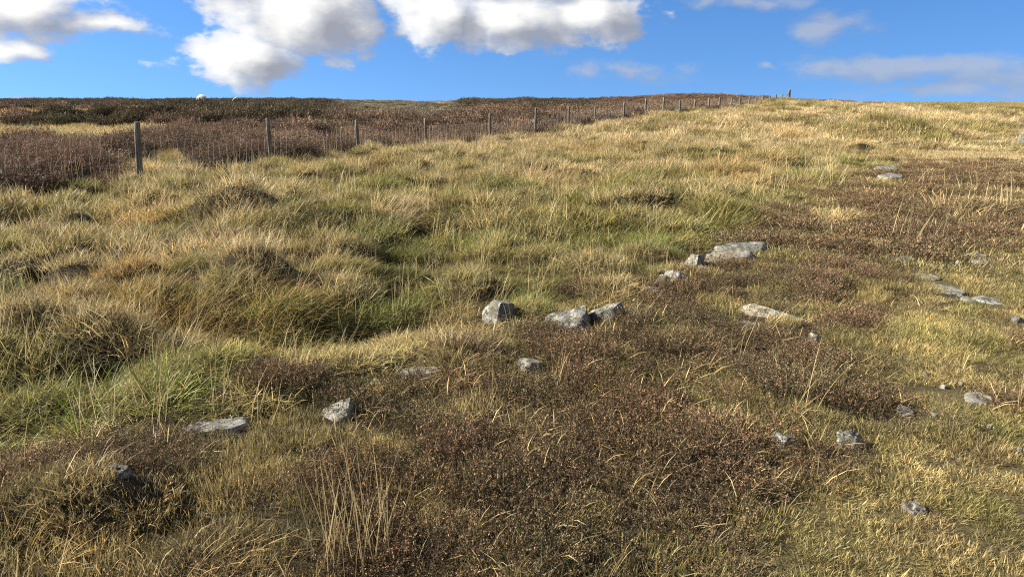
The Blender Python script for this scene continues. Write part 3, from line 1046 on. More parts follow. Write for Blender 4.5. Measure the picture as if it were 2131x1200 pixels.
# ------------------------------------------------------------------ ground
def build_ground():
    nu, nv = 420, 520
    u = np.linspace(-1, 1, nu)
    t = np.linspace(0, 1, nv)
    yy = -8 + 8 * t + 26 * (np.exp(t * 5.2) - 1) / (math.exp(2.6) - 1)
    yy = -8 + (yy + 8)
    Xs, Ys = [], []
    half = 12 + np.maximum(yy, 0) * 1.25
    xg = np.sinh(u * 2.0) / math.sinh(2.0)
    X = xg[None, :] * half[:, None]
    Y = np.repeat(yy[:, None], nu, 1)
    Z = height(X.ravel(), Y.ravel())
    x, y = X.ravel(), Y.ravel()
    V = np.stack([x, y, Z], 1)
    idx = np.arange(nu * nv).reshape(nv, nu)
    q = np.stack([idx[:-1, :-1], idx[:-1, 1:], idx[1:, 1:], idx[1:, :-1]], -1).reshape(-1, 4)
    b, r, h, tf = zones(x, y)
    hc = heather_cover(x, y)
    soil = np.tile(C(.032, .025, .016), (len(x), 1))
    c = soil * b[:, None] + r[:, None] * C(.040, .031, .015) + h[:, None] * C(.042, .033, .019) + tf[:, None] * C(.120, .098, .044)
    c = lerp(c, C(.055, .043, .028), .8 * field(x, y, P_BARE))
    c = lerp(c, C(.17, .13, .065), sstep(22, 60, y) * (1 - b))
    link('ground', make_mesh('ground', V, q, None, c, M_GROUND, True), kind='structure', label='peaty moorland ground under grass and heather')
    # the country beyond, out of sight behind the crest, reaching the horizon
    n = 48
    a = np.linspace(0, 2 * math.pi, n, endpoint=False)
    rings = [0, 900, 3500]
    V = [[0, 0, -12]]
    for rr in rings[1:]:
        V += [[rr * math.cos(k), rr * math.sin(k), -12 - rr * .004] for k in a]
    tr = [[0, 1 + k, 1 + (k + 1) % n] for k in range(n)]
    qd = [[1 + k, 1 + n + k, 1 + n + (k + 1) % n, 1 + (k + 1) % n] for k in range(n)]
    link('distant_terrain', make_mesh('distant_terrain', np.array(V), qd, tr, np.tile(C(.16, .13, .06), (len(V), 1)), M_GROUND), kind='structure', label='lower moorland beyond the crest')


build_ground()

# ------------------------------------------------------------------ scattered growth (uncountable ground cover)
def proto_collection(name, geos, mat):
    col = bpy.data.collections.new(name)
    for i, g in enumerate(geos):
        o = bpy.data.objects.new('%s_%02d' % (name, i), g.mesh('%s_%02d' % (name, i), mat))
        o['kind'] = 'stuff'
        col.objects.link(o)
    return col


def scatter(name, label, cat, protos, pts, rot, scl, tint, idx):
    me = bpy.data.meshes.new(name)
    n = len(pts)
    me.vertices.add(n)
    me.vertices.foreach_set('co', pts.astype(np.float32).ravel())
    for an, ty, dat in (('rot', 'FLOAT_VECTOR', rot), ('scl', 'FLOAT_VECTOR', scl)):
        at = me.attributes.new(an, ty, 'POINT')
        at.data.foreach_set('vector', dat.astype(np.float32).ravel())
    at = me.attributes.new('tint', 'FLOAT_COLOR', 'POINT')
    cc = np.ones((n, 4), np.float32)
    cc[:, :3] = tint
    at.data.foreach_set('color', cc.ravel())
    at = me.attributes.new('idx', 'INT', 'POINT')
    at.data.foreach_set('value', idx.astype(np.int32))
    o = link(name, me, None, None, label, cat, None, 'stuff')
    ng = bpy.data.node_groups.new(name, 'GeometryNodeTree')
    ng.interface.new_socket('Geometry', in_out='INPUT', socket_type='NodeSocketGeometry')
    ng.interface.new_socket('Geometry', in_out='OUTPUT', socket_type='NodeSocketGeometry')
    N = ng.nodes
    gi, go = N.new('NodeGroupInput'), N.new('NodeGroupOutput')
    ci = N.new('GeometryNodeCollectionInfo')
    ci.inputs['Collection'].default_value = protos
    ci.inputs['Separate Children'].default_value = True
    ci.inputs['Reset Children'].default_value = True
    iop = N.new('GeometryNodeInstanceOnPoints')
    iop.inputs['Pick Instance'].default_value = True

    def attr(nm, ty):
        a = N.new('GeometryNodeInputNamedAttribute')
        a.data_type = ty
        a.inputs['Name'].default_value = nm
        return a.outputs['Attribute']
    e2r = N.new('FunctionNodeEulerToRotation')
    L = ng.links
    L.new(attr('rot', 'FLOAT_VECTOR'), e2r.inputs[0])
    m2p = N.new('GeometryNodeMeshToPoints')
    L.new(gi.outputs[0], m2p.inputs[0])
    L.new(m2p.outputs[0], iop.inputs['Points'])
    L.new(ci.outputs[0], iop.inputs['Instance'])
    L.new(attr('idx', 'INT'), iop.inputs['Instance Index'])
    L.new(e2r.outputs[0], iop.inputs['Rotation'])
    L.new(attr('scl', 'FLOAT_VECTOR'), iop.inputs['Scale'])
    L.new(iop.outputs[0], go.inputs[0])
    md = o.modifiers.new('scatter', 'NODES')
    md.node_group = ng
    return o


def fan(r0, r1, sp, half=R(50)):
    """jittered points on a ring sector in front of the camera (a whole disc close by)"""
    n = int(2 * r1 / sp) + 2
    gx, gy = np.meshgrid(np.arange(n) * sp - r1, np.arange(int(r1 / sp) + int(3.0 / sp) + 2) * sp - min(3.0, r1))
    x = gx.ravel() + RNG.uniform(-.5, .5, gx.size) * sp
    y = gy.ravel() + RNG.uniform(-.5, .5, gy.size) * sp
    r = np.hypot(x, y)
    k = (r >= r0) & (r < r1) & ((np.abs(np.arctan2(x, y)) < half) | (r < 2.2))
    return x[k], y[k]


def emit(acc, x, y, keep, s, sz, tint, nproto, first=0, zrange=None, dz=0.0, wind=True):
    x, y, tint = x[keep], y[keep], tint[keep]
    s = s[keep] if isinstance(s, np.ndarray) else np.full(len(x), s)
    sz = sz[keep] if isinstance(sz, np.ndarray) else np.full(len(x), sz)
    n = len(x)
    pts = np.stack([x, y, height(x, y) + dz], 1)
    spin = RNG.normal(0, .5, n) + 2.6 * (cells(x, y, .62, 31)[1] - .5) * 1.6 if wind else RNG.uniform(0, 6.283, n)
    e = .15
    gx = (height(x + e, y) - height(x - e, y)) / (2 * e)
    gy = (height(x, y + e) - height(x, y - e)) / (2 * e)
    rot = np.stack([np.zeros(n), np.zeros(n), spin], 1)
    # lean with the slope by tipping about x and y (small angles)
    rot[:, 0] = np.arctan(gy * np.cos(spin) - gx * np.sin(spin)) * .6
    rot[:, 1] = -np.arctan(gx * np.cos(spin) + gy * np.sin(spin)) * .6
    scl = np.stack([s, s, sz], 1)
    tint = tint * RNG.uniform(.70, 1.30, (n, 1))
    acc.append((pts, rot, scl, tint, RNG.integers(first, first + nproto, n)))


def flush(acc, name, label, cat, protos):
    a = [np.concatenate([q[i] for q in acc]) for i in range(5)]
    print(name, len(a[0]))
    return scatter(name, label, cat, protos, *a)


def grass_everywhere():
    # prototypes: long and short, for the near, middle and far ground
    geos = [grass_clump(.13, 150, .155, .0031, .18, 1.2) for _ in range(7)]
    geos += [grass_clump(.12, 520, .046, .0022, .03, .35, .25, (1, .15), -.003, .42) for _ in range(7)]
    geos += [grass_clump(.30, 250, .205, .0056, .18, 1.15, .25, spread=.42) for _ in range(7)]
    geos += [grass_clump(.30, 420, .062, .0056, .03, .4, .25, (1, .15), -.004, .42) for _ in range(5)]
    strands = [grass_clump(.12, 14, .20, .0032, .2, 1.6, .6) for _ in range(6)] + [grass_clump(.30, 26, .22, .006, .2, 1.5, .6) for _ in range(5)]
    geos += [grass_clump(.75, 300, .36, .015, .35, .9, .2, spread=.3) for _ in range(7)]
    ns = len(geos)
    protos = proto_collection('moor_grass_clump', geos + strands, M_GRASS)
    acc = []
    for (r0, r1, sp, L0, nL, S0, nS) in ((.0, 7.5, .135, 0, 7, 7, 7), (7.5, 28, .26, 14, 7, 21, 5), (28, 150, .68, 26, 7, 26, 7)):
        x, y = fan(r0, r1, sp)
        b, r, h, t = zones(x, y)
        hc = heather_cover(x, y)
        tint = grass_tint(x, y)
        u = RNG.uniform(0, 1, len(x))
        ok = off_stones(x, y) if r0 < 28 else np.ones(len(x), bool)
        bk, _, _, old = beyond_kind(x, y)
        bare = field(x, y, P_BARE)
        tall = 1 + .40 * fbm(x, y, .7, 101, 2)
        c1, q1 = cells(x, y, .62, 31)
        c2, q2 = cells(x + 3, y, 1.7, 33)
        # bleached crowns and greener skirts, tussock by tussock
        tint = lerp(tint, PALE * .95, np.clip((q1 - .45) * 1.3, 0, .75) * sstep(.05, .6, c1) * r)
        tint = tint * (1 - .25 * r * (q1 < .3))[:, None]
        longness = np.clip(r + b, 0, 1)
        if r0 >= 28:
            k = ok & (u < np.where(b > .5, (1 - bk) * .9 + .10, .95))
            tt = tint.copy()
            og = field(x, y, P_ORANGE_FAR) * b
            tt = lerp(tt, ORANGE * 1.05, og)
            tt = lerp(tt, np.tile(OLIVE * 1.2, (len(x), 1)), b * (1 - og) * .15)
            c4, q4 = cells(x, y + 5, 3.6, 37)
            tt = lerp(tt, OLIVE * .95, .75 * (q4 > .74) * sstep(.1, .4, c4) * (1 - b))
            tt = lerp(tt, RUSSET * 1.3, .5 * (q2 < .16) * (1 - b))
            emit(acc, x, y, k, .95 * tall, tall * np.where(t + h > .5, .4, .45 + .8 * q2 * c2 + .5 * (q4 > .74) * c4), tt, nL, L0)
            continue
        gap = np.where((c1 < .08) & (b < .5), .62, 1.0)
        k = ok & (u < np.where(b > .5, (1 - bk) * .95 + .06, 1.0) * (longness > .5) * (1 - .55 * hc) * gap)
        near = sstep(.2, -2.6, heath_edge(x, y))
        size = tall * (.40 + .36 * near) * (.78 + .72 * sstep(0, .6, c1) * q1)
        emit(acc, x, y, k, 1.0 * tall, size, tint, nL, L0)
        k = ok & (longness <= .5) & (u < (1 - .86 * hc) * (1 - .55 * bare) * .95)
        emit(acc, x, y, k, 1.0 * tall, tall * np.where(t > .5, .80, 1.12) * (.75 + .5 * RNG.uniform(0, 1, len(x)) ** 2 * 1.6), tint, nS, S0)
        # strands that stand up or lie through the heather
        k = ok & (longness <= .5) & (hc > .25) & (u < .72 + .5 * fbm(x, y, .8, 103, 2))
        emit(acc, x, y, k, 1.0, .75 * np.ones(len(x)), lerp(tint, PALE * 1.0, .5 + 0 * x), *((6, ns) if r0 < 7 else (5, ns + 6)))
    flush(acc, 'moor_grass', 'rough moorland grass, olive and straw coloured, covering the hillside', 'grass', protos)


def low_heather():
    geos = [heather_clump(.115, 64, .125, .0048, 23, True, 0, 1.15, 2) for _ in range(8)]
    geos += [heather_clump(.29, 130, .15, .0095, 17, True, 0, .95) for _ in range(6)]
    geos += [heather_clump(.60, 130, .22, .026, 14, True, 0, .6) for _ in range(4)]
    protos = proto_collection('low_heather_clump', geos, M_HEATHER)
    acc = []
    for (r0, r1, sp, f0, n) in ((0, 7.5, .105, 0, 8), (7.5, 26, .26, 8, 6), (26, 50, .52, 14, 4)):
        x, y = fan(r0, r1, sp)
        hc = heather_cover(x, y)
        b, r, h, t = zones(x, y)
        ok = off_stones(x, y, 1.0)
        u = RNG.uniform(0, 1, len(x))
        k = ok & (b < .5) & (u < sstep(.18, .70, hc) * .93)
        n1 = fbm(x, y, .7, 111, 3)
        n2 = fbm(x, y, .22, 113, 2)
        c = lerp(np.tile(HRED * C(.95, .95, .9), (len(x), 1)), HDARK * 1.5, .38 + .7 * n1)
        c = lerp(c, HPINK * 1.0, .15 + .5 * n2)
        c = lerp(c, RUSSET * .95, np.clip(.5 * fbm(x, y, 1.7, 115, 2), 0, .5) + .25 * sstep(5, 14, y))
        c1, q1 = cells(x, y, .34, 119)
        c = c * (.60 + .65 * q1)[:, None]
        k = k & ((c1 > .10) | (u < .30))
        sz = (.50 + .35 * fbm(x, y, .5, 117, 2) + 1.0 * sstep(0, .6, c1) * q1) * np.where(t > .5, .5, .84) * (.6 + .5 * hc)
        emit(acc, x, y, k, 1.0, sz, c, n, f0, wind=False)
    flush(acc, 'low_heather', 'low brown heather carpet growing among stones and short grass', 'heather', protos)


def tall_heather():
    geos = [heather_clump(.34, 190, .60, .019, 17, True, .9, .55) for _ in range(6)]
    geos += [heather_clump(.70, 200, .68, .044, 14, True, .85, .5) for _ in range(5)]
    protos = proto_collection('tall_heather_clump', geos, M_HEATHER)
    acc = []
    for (r0, r1, sp, f0, n) in ((4, 32, .40, 0, 6), (32, 190, .92, 6, 5)):
        x, y = fan(r0, r1, sp)
        b, r, h, t = zones(x, y)
        cov, c, size, old = beyond_kind(x, y)
        u = RNG.uniform(0, 1, len(x))
        k = (b > .5) & (u < cov) & (y > 2)
        c = c * (1 + .25 * fbm(x, y, .6, 121, 2))[:, None]
        c3, q3 = cells(x, y, 1.5, 35) if r0 >= 20 else cells(x, y, 1.15, 36)
        c = c * (.55 + .85 * q3)[:, None]
        sheepish = np.exp(-(((x + 40) / 6) ** 2 + ((y - 90) / 9) ** 2))
        sz = size * (.30 + .95 * sstep(0, .55, c3) * (.4 + .6 * q3) + .18 * RNG.uniform(-1, 1, len(x))) * (1 - .6 * sheepish)
        k = k & ((c3 > (.30 if r0 < 20 else .22)) | (u < .12))
        emit(acc, x, y, k, .95 + .35 * RNG.uniform(-1, 1, len(x)), np.clip(sz, .2, 1.6), c, n, f0, wind=False)
    flush(acc, 'tall_heather', 'bushy red-brown and dark heather spreading over the moor beyond the fence', 'heather', protos)


def dry_stalks():
    def stalks(N, R_, L, w):
        g = Geo()
        root, a = disc(N, R_)
        az = RNG.normal(.1, 1.0, N)
        end = g.blades(root, az, L * RNG.uniform(.6, 1.1, N), RNG.uniform(.05, .35, N), RNG.uniform(0, .5, N), w * np.ones(N), RNG.uniform(.75, 1.2, (N, 1)) * np.ones((N, 3)))
        return g
    geos = [stalks(7, .10, .50, .0026) for _ in range(6)] + [stalks(12, .3, .62, .006) for _ in range(5)]
    protos = proto_collection('dry_stalk_clump', geos, M_GRASS)
    acc = []
    for (r0, r1, sp, f0, n) in ((.8, 8, .32, 0, 6), (8, 40, .75, 6, 5)):
        x, y = fan(r0, r1, sp)
        b, r, h, t = zones(x, y)
        u = RNG.uniform(0, 1, len(x))
        k = (u < r * .75 + h * .10 + b * .35) & off_stones(x, y)
        c = lerp(np.tile(PALE, (len(x), 1)), STRAW, RNG.uniform(0, 1, len(x)))
        emit(acc, x, y, k, 1.0, .75 + .25 * RNG.uniform(-1, 1, len(x)), c, n, f0)
    flush(acc, 'dry_grass_stalks', 'thin bleached grass stalks standing over the rough grass', 'grass', protos)


grass_everywhere()
low_heather()
tall_heather()
dry_stalks()

# ------------------------------------------------------------------ tussocks one can tell apart
TUSSOCKS = [
    # label, px, py (foot), radius m, blade length m, count, colour, lean, kind
    ('tall pale dead rush stems standing in dark heather', 745, 1165, .17, .52, 52, PALE * C(.95, .9, .8), .05, 'rush'),
    ('pale straw tuft of grass above a heather bank', 960, 748, .17, .24, 420, PALE, .2, 'tuft'),
    ('broad pale grass tuft casting a dark shadow on red heather', 2010, 440, .50, .48, 330, PALE * C(.98, .96, .9), .25, 'tuft'),
    ('low fan of pale grass in brown heather beyond the outcrop', 1745, 458, .32, .36, 420, PALE * C(.95, .95, .8), .2, 'tuft'),
    ('long-bladed overhanging tussock above the deep end of a dark hollow', 600, 655, .40, .38, 560, STRAW * C(1.0, .93, .85), .9, 'tuft'),
    ('straw tussock leaning over the middle of a dark hollow', 470, 668, .40, .46, 620, lerp(STRAW[None], OLIVE, np.array([.3]))[0], .9, 'tuft'),
    ('orange-tipped green tussock at the end of the overhanging bank', 330, 655, .45, .36, 600, lerp(ORANGE[None], OLIVE, np.array([.5]))[0], .5, 'tuft'),
    ('bleached tussock with a dark hole under it', 505, 478, .42, .50, 800, PALE * C(.9, .88, .85), .6, 'tuft'),
    ('bleached combed-over tussock among green grass', 830, 455, .40, .48, 800, PALE, .7, 'tuft'),
    ('tawny drooping tussock beyond a green dip', 1130, 385, .55, .55, 800, PALE * C(.98, .9, .85), .5, 'tuft'),
    ('dark-sided tussock on the golden slope', 1530, 352, .75, .62, 800, STRAW * .9, .4, 'tuft'),
    ('tall green rush clump beside thin flakes of stone', 1508, 465, .36, .50, 700, lerp(GREEN[None], STRAW, np.array([.35]))[0], .3, 'tuft'),
    ('bright green broad-bladed grass tuft by a dark hollow', 335, 835, .14, .30, 130, GREEN * C(1.05, 1.1, 1.0), .25, 'wide'),
    ('dark green broad-bladed grass tuft beside the bright green tuft', 190, 870, .22, .32, 240, GREEN * C(.75, .82, .8), .25, 'wide'),
    ('fresh green grass tuft growing behind the angular boulder', 1085, 640, .20, .22, 300, C(.20, .23, .048), .15, 'tuft'),
    ('green and straw tuft with seed stalks on the middle slope', 1345, 512, .30, .34, 420, C(.125, .17, .036), .2, 'tuft'),
    ('pale straggling grass tuft with long bent blades beside dark heather', 45, 1170, .18, .26, 170, STRAW * C(.95, .95, .85), .25, 'tuft'),
    ('bleached flattened tussock beside dead rush stems', 470, 1180, .16, .22, 170, STRAW * C(1.05, 1.0, .95), .9, 'tuft'),
    ('small tuft of yellow-green grass blades in heather', 1340, 895, .05, .12, 60, C(.26, .25, .08), .1, 'wide'),
    ('spreading tuft of pale and green blades at the foot of the heath', 1540, 1165, .12, .12, 160, C(.20, .19, .07), .2, 'tuft'),
    ('olive rush clump beside a fence post on the golden slope', 1402, 247, .9, .6, 420, OLIVE * 1.15, .2, 'tuft'),
    ('olive rush clump just below the far fence posts', 1452, 252, .8, .55, 300, OLIVE * 1.0, .2, 'tuft'),
    ('squat dark green rush clump on the slope below the straining post', 1520, 232, 1.1, .62, 300, OLIVE * .8, .2, 'tuft'),
    ('small dark rush clump between the fence and the lone rush clump', 1575, 246, .8, .5, 300, OLIVE * .9, .2, 'tuft'),
    ('brown hump of tall grass standing on the skyline past the end of the fence', 1815, 217, 2.2, .75, 500, RUSSET * 1.5, .15, 'tuft'),
    ('straggling rushes on the skyline above the turf track', 1985, 222, 1.6, .7, 380, OLIVE * 1.1, .2, 'tuft'),
    ('low dark tussock above the green hollow', 1905, 262, 1.0, .6, 360, OLIVE * .75, .3, 'tuft'),
    ('dark tussock at the edge of the green hollow', 2035, 268, .9, .6, 360, OLIVE * .7, .3, 'tuft'),
    ('dark olive rush clump alone on the pale slope', 1650, 250, .75, .62, 420, OLIVE * .85, .2, 'tuft'),
    ('tawny tussock with a dark lee side near the fence', 300, 560, .5, .36, 600, STRAW * C(.9, .85, .75), .5, 'tuft'),
    ('mound of dry tangled grass in the middle of the rough slope', 700, 560, .30, .30, 450, PALE * C(.85, .82, .75), .6, 'tuft'),
]


def tussock(label, px, py, rad, L, N, tint, lean, kind):
    X, Y, D = hit(px, py, height)
    if kind == 'tuft':
        L, N = L * .78, int(N * 1.5)
    g = Geo()
    root, a = disc(N, rad)
    rr = np.hypot(root[:, 0], root[:, 1]) / rad
    wid = max(.0024, D * .00036)
    if kind == 'rush':
        az = RNG.normal(1.2, 1.4, N)
        tilt = RNG.uniform(.0, .34, N)
        bend = RNG.uniform(-.05, .22, N)
        Ln = L * RNG.uniform(.5, 1.0, N)
        col = np.tile(tint, (N, 1)) * RNG.uniform(.6, 1.2, (N, 1))
        w = np.full(N, wid)
    else:
        out = np.stack([np.cos(a), np.sin(a)], 1) * (rr * RNG.uniform(.5, 1.2, N))[:, None] + RNG.normal(0, .28, (N, 2)) + np.array([1, -.12]) * lean
        az = np.arctan2(out[:, 1], out[:, 0])
        mag = np.clip(np.hypot(out[:, 0], out[:, 1]), 0, 1.5)
        tilt = .15 + mag * .55 + RNG.uniform(0, .25, N)
        bend = RNG.uniform(.3, 1.3, N) * (.45 + .7 * mag)
        Ln = L * RNG.uniform(.5, 1.12, N)
        col = blade_cols(N, .35, .35) * tint
        w = wid * RNG.uniform(.7, 1.25, N) * (1.9 if kind == 'wide' else 1.0)
    wx, wy = X + root[:, 0], Y + root[:, 1]
    z0 = float(height(X, Y))
    root[:, 2] = height(wx, wy) - z0 - .03
    g.blades(root, az, Ln, tilt, bend, w, np.clip(col, .01, .9), segs=4)
    name = 'rush_clump' if kind == 'rush' or 'rush' in label else 'grass_tussock'
    link(name, g.mesh(name, M_GRASS1), None, (X, Y, z0), label, 'tussock')


for t_ in TUSSOCKS:
    tussock(*t_)

BUSHES = [
    ('large rounded dark red-brown heather bush against the wire beside the thickest post', -9.2, 13.9, 1.25, 1.0, HPINK * C(.95, .86, .82)),
    ('spreading red heather bush behind the fence beside a grassy gap', -7.0, 18.4, 1.0, .72, HPINK * C(.95, .86, .84)),
    ('reddish heather bush just behind a lichened fence post', -5.6, 22.6, 1.0, .75, HPINK * C(.95, .88, .86)),
    ('dark leggy heather bush beside the large rounded red-brown bush', -11.6, 13.2, .95, .85, HRED * C(.95, .9, .9)),
]
for (lb, X, Y, rad, H, tint) in BUSHES:
    # several crowns grown into one bush
    G = Geo()
    z0 = float(height(X, Y))
    for k in range(9):
        a_, q_ = k * 2.4, rad * .75 * math.sqrt(k / 9)
        dx, dy = q_ * math.cos(a_), q_ * .7 * math.sin(a_)
        g = heather_clump(rad * .42, 85, H * (1 - .45 * (q_ / rad) ** 2) * random.uniform(.8, 1.05), .017, 20, True, .75, .65)
        off = np.array([dx, dy, float(height(X + dx, Y + dy)) - z0])
        for v in g.v:
            G.v.append(v + off)
        for lst, src in ((G.q, g.q), (G.t, g.t)):
            for f in src:
                lst.append(f + G.n)
        for c in g.c:
            G.c.append(np.clip(c * tint, .01, .8))
        G.n += g.n
    link('heather_bush', G.mesh('heather_bush', M_HEATHER1), None, (X, Y, z0), lb, 'heather')


# ------------------------------------------------------------------ the wire fence
def post_mesh(name, w, d, h, seed, round_top=False):
    rr = random.Random(seed)
    nz, ring = 9, 12
    V, Q = [], []
    for k in range(nz):
        z = -.35 + (h + .35) * k / (nz - 1)
        for j in range(ring):
            a = 2 * math.pi * j / ring
            c, s = math.cos(a), math.sin(a)
            q = 1 / (abs(c) ** 5 + abs(s) ** 5) ** .2            # squarish section
            wob = 1 + rr.uniform(-.05, .05)
            tp = 1 - .10 * k / (nz - 1)
            V.append((c * q * w / 2 * wob * tp, s * q * d / 2 * wob * tp, z + (rr.uniform(-.014, .014) if k == nz - 1 else 0)))
    for k in range(nz - 1):
        for j in range(ring):
            a, b = k * ring + j, k * ring + (j + 1) % ring
            Q.append((a, b, b + ring, a + ring))
    V.append((0, 0, h + .012))
    top = [((nz - 1) * ring + j, (nz - 1) * ring + (j + 1) % ring, len(V) - 1) for j in range(ring)]
    return make_mesh(name, np.array(V), Q, top, None, M_WOOD)


def tube(name, pts, r, mat):
    V, Q = [], []
    n = len(pts)
    for i, p in enumerate(pts):
        a = pts[max(i - 1, 0)]
        b = pts[min(i + 1, n - 1)]
        d = (Vector(b) - Vector(a)).normalized()
        u = d.cross(Vector((0, 0, 1)) if abs(d.z) < .8 else Vector((1, 0, 0))).normalized()
        w = d.cross(u)
        for j in range(4):
            an = j * math.pi / 2
            V.append(Vector(p) + (u * math.cos(an) + w * math.sin(an)) * r)
    for i in range(n - 1):
        for j in range(4):
            Q.append((i * 4 + j, i * 4 + (j + 1) % 4, i * 4 + 4 + (j + 1) % 4, i * 4 + 4 + j))
    return np.array(V), Q


TOP_PX = {285: 255, 562: 247, 745: 250, 887: 247, 1020: 237, 1114: 225, 1184: 222, 1239: 224, 1298: 213, 1343: 206, 1380: 203, 1415: 209, 1445: 208,
          1475: 204, 1497: 203, 1522: 205, 1540: 204, 1559: 202, 1574: 203, 1588: 200, 1602: 199, 1615: 197, 1628: 195}


def build_fence():
    fence = bpy.data.objects.new('wire_fence', None)
    COL.objects.link(fence)
    x0, y0 = FENCE[2]
    fence.location = (x0, y0, float(height(x0, y0)))
    fence['label'] = 'wooden post and wire netting fence running up to the crest between grass and heather'
    fence['category'] = 'fence'
    org = fence.location
    rr = random.Random(5)
    tops = []
    allpx = [None] + POSTS_PX + [1642]
    leans = {285: (.075, .0), 562: (.0, 0), 745: (-.01, 0), 887: (-.02, 0), 1380: (0, 0)}
    for i, ((X, Y), px) in enumerate(zip(FENCE, allpx)):
        z = float(height(X, Y))
        d = ray(px if px is not None else 0, TOP_PX.get(px, 240))
        h = 1.15
        if px in TOP_PX:
            h = CAM_H + d.z / d.y * Y - z
            h = min(max(h, .95), 1.45)
        w, dd = rr.uniform(.085, .105), rr.uniform(.085, .11)
        if i > 9:
            w, dd = (w * 1.4, dd * 1.4) if i < 13 else (w * 1.8, dd * 1.8)
        if px == 285:
            w, dd = .115, .09
        if px == 1642:
            w, dd = .52, .34
            h = min(max(CAM_H + ray(1642, 187).z / ray(1642, 187).y * Y - z, 1.4), 2.4)
        o = link('post', post_mesh('post', w, dd, h, i), fence, (X - org.x, Y - org.y, z - org.z))
        ln = leans.get(px, (rr.uniform(-.025, .025), 0))
        a = math.atan2(FENCE[min(i + 1, len(FENCE) - 1)][1] - FENCE[max(i - 1, 0)][1], FENCE[min(i + 1, len(FENCE) - 1)][0] - FENCE[max(i - 1, 0)][0])
        o.rotation_euler = (rr.uniform(-.03, .03), ln[0], (R(13) if i < 8 else R(38)) + rr.uniform(-.12, .12))
        if px in (285, 887, 1114, 1184):
            o['label'] = {285: 'thick post, dark face with one bright edge', 887: 'grey post patched with lichen', 1114: 'knotty weathered post', 1184: 'darker post'}[px]
        tops.append((X, Y, z, h))
    # a strut against the straining post
    X, Y, z, h = tops[-1]
    V, Q = tube('strut', [(X - 2.0, Y - 2.7, z + .1 - (z - tops[-2][2]) * .3), (X - .05, Y - .05, z + h * .72)], .06, M_WOOD)
    link('strut', make_mesh('strut', V - np.array(org), Q, None, None, M_WOOD), fence)

    # line wires, each one run of wire from end to end
    levels = [(.12, .0020), (.26, .0020), (.42, .0020), (.60, .0020), (.80, .0026), (1.0, .0024)]
    for k, (lv, r) in enumerate(levels):
        pts = []
        for i in range(len(tops) - 1):
            (xa, ya, za, ha), (xb, yb, zb, hb) = tops[i], tops[i + 1]
            span = math.hypot(xb - xa, yb - ya)
            for s in range(4):
                t = s / 4
                pts.append((xa + (xb - xa) * t, ya + (yb - ya) * t, za + (zb - za) * t + lv * min(1, ha / 1.05) - .03 * math.sin(math.pi * t)))
        pts.append((tops[-1][0], tops[-1][1], tops[-1][2] + lv))
        V, Q = tube('line_wire', pts, r * .9, M_WIRE)
        link('line_wire', make_mesh('line_wire', V - np.array(org), Q, None, None, M_WIRE), fence)
    # upright stay wires of the netting
    cnt, rest = 0, []
    for i in range(len(tops) - 1):
        (xa, ya, za, ha), (xb, yb, zb, hb) = tops[i], tops[i + 1]
        span = math.hypot(xb - xa, yb - ya)
        n = max(2, int(span / .185))
        lean = rr.uniform(-.10, .06)
        for s in range(1, n):
            t = s / n + rr.uniform(-.15, .15) / n
            if cnt > 270:
                t = s / n
            bx, by = xa + (xb - xa) * t, ya + (yb - ya) * t
            bz = float(height(bx, by))
            ux, uy = (xb - xa) / span, (yb - ya) / span
            top = .82 + rr.uniform(-.02, .02)
            pts = []
            ln = lean + rr.uniform(-.05, .05)
            for m_ in range(5):
                zz = top * m_ / 4
                off = ln * (zz - .4) * -1 + rr.uniform(-.018, .018)
                pts.append((bx + ux * off, by + uy * off, bz + .02 + zz))
            r = .0026 if by < 30 else .0030
            V, Q = tube('stay_wire', pts, r, M_WIRE)
            V = V - np.array(org)
            if cnt < 280 and i > 0:
                link('stay_wire', make_mesh('stay_wire', V, Q, None, None, M_WIRE), fence)
                cnt += 1
            else:
                rest.append((V, Q))
    Vs, Qs, n = [], [], 0
    for V, Q in rest:
        Vs.append(V)
        Qs.append(np.array(Q) + n)
        n += len(V)
    link('wire_netting', make_mesh('wire_netting', np.concatenate(Vs), np.concatenate(Qs), None, None, M_WIRE), fence, kind='stuff')


build_fence()


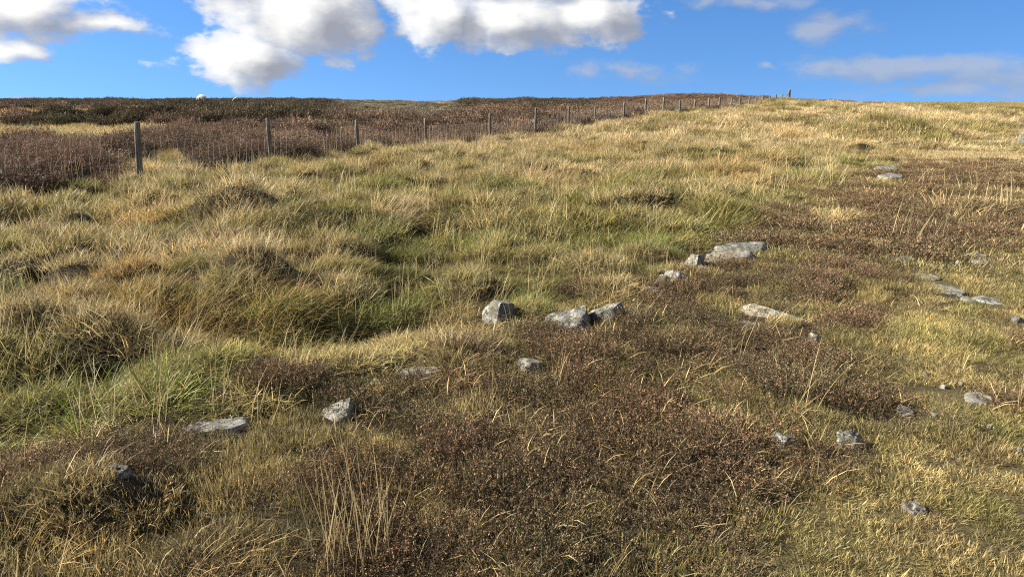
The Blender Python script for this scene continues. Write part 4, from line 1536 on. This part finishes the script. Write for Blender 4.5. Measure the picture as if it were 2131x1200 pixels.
# ------------------------------------------------------------------ sheep
def sheep(label, px, py, dist, yaw, scale, graze):
    d = ray(px, py)
    t = dist / d.y
    X, Y = d.x * t, d.y * t
    z = float(height(X, Y))
    root = bpy.data.objects.new('sheep', None)
    COL.objects.link(root)
    root.location = (X, Y, z)
    root.rotation_euler = (0, 0, yaw)
    root.scale = (scale,) * 3
    root['label'], root['category'] = label, 'sheep'
    # skeleton: facing +x; pelvis is the root
    nz = .30 if graze else .78
    V = [(-.36, 0, .62), (-.10, 0, .66), (.18, 0, .65), (.40, 0, .62), (.58, 0, .55 if graze else .74), (.70, 0, .36 if graze else .88), (.80, 0, .20 if graze else .86), (-.50, 0, .60), (-.56, 0, .42)]
    rad = [.25, .29, .28, .22, .15, .105, .065, .15, .04]
    E = [(0, 1), (1, 2), (2, 3), (3, 4), (4, 5), (5, 6), (0, 7), (7, 8)]
    for sx, par in ((-.36, 0), (.32, 3)):
        for sy in (-.13, .13):
            b = len(V)
            kx = sx - .05 if sx < 0 else sx + .01
            V += [(sx, sy, .40), (kx, sy, .24), (kx + (.04 if sx < 0 else .0), sy, .04), (kx + .05, sy, .0)]
            rad += [.10, .045, .035, .035]
            E += [(par, b), (b, b + 1), (b + 1, b + 2), (b + 2, b + 3)]
    me = bpy.data.meshes.new('body')
    me.from_pydata([Vector(v) for v in V], E, [])
    o = link('body', me, root)
    md = o.modifiers.new('skin', 'SKIN')
    for i, r in enumerate(rad):
        sv = me.skin_vertices[0].data[i]
        sv.radius = (r, r)
        sv.use_root = (i == 0)
    o.modifiers.new('sub', 'SUBSURF').render_levels = 2
    me.materials.append(M_WOOL)
    for p in me.polygons:
        p.use_smooth = True
    # dark ears set on the head
    hx, hz = V[5][0], V[5][2]
    for s in (-1, 1):
        v, f = ICO[3]
        ear = make_mesh('ear', v * np.array([.03, .085, .02]) + np.array([hx - .01, s * .14, hz + .07]), None, f, None, M_WOOL, True)
        link('ear', ear, root)
    return root


sheep('cream woolly sheep grazing on the heather skyline, the larger one', 420, 205, 96, R(158), 1.12, True)
sheep('small cream sheep half hidden behind the heather skyline', 494, 211, 100, R(220), .82, True)

print('triangles', sum(len(o.data.loop_triangles) if o.data and hasattr(o.data, 'loop_triangles') else 0 for o in SC.objects if o.type == 'MESH'))
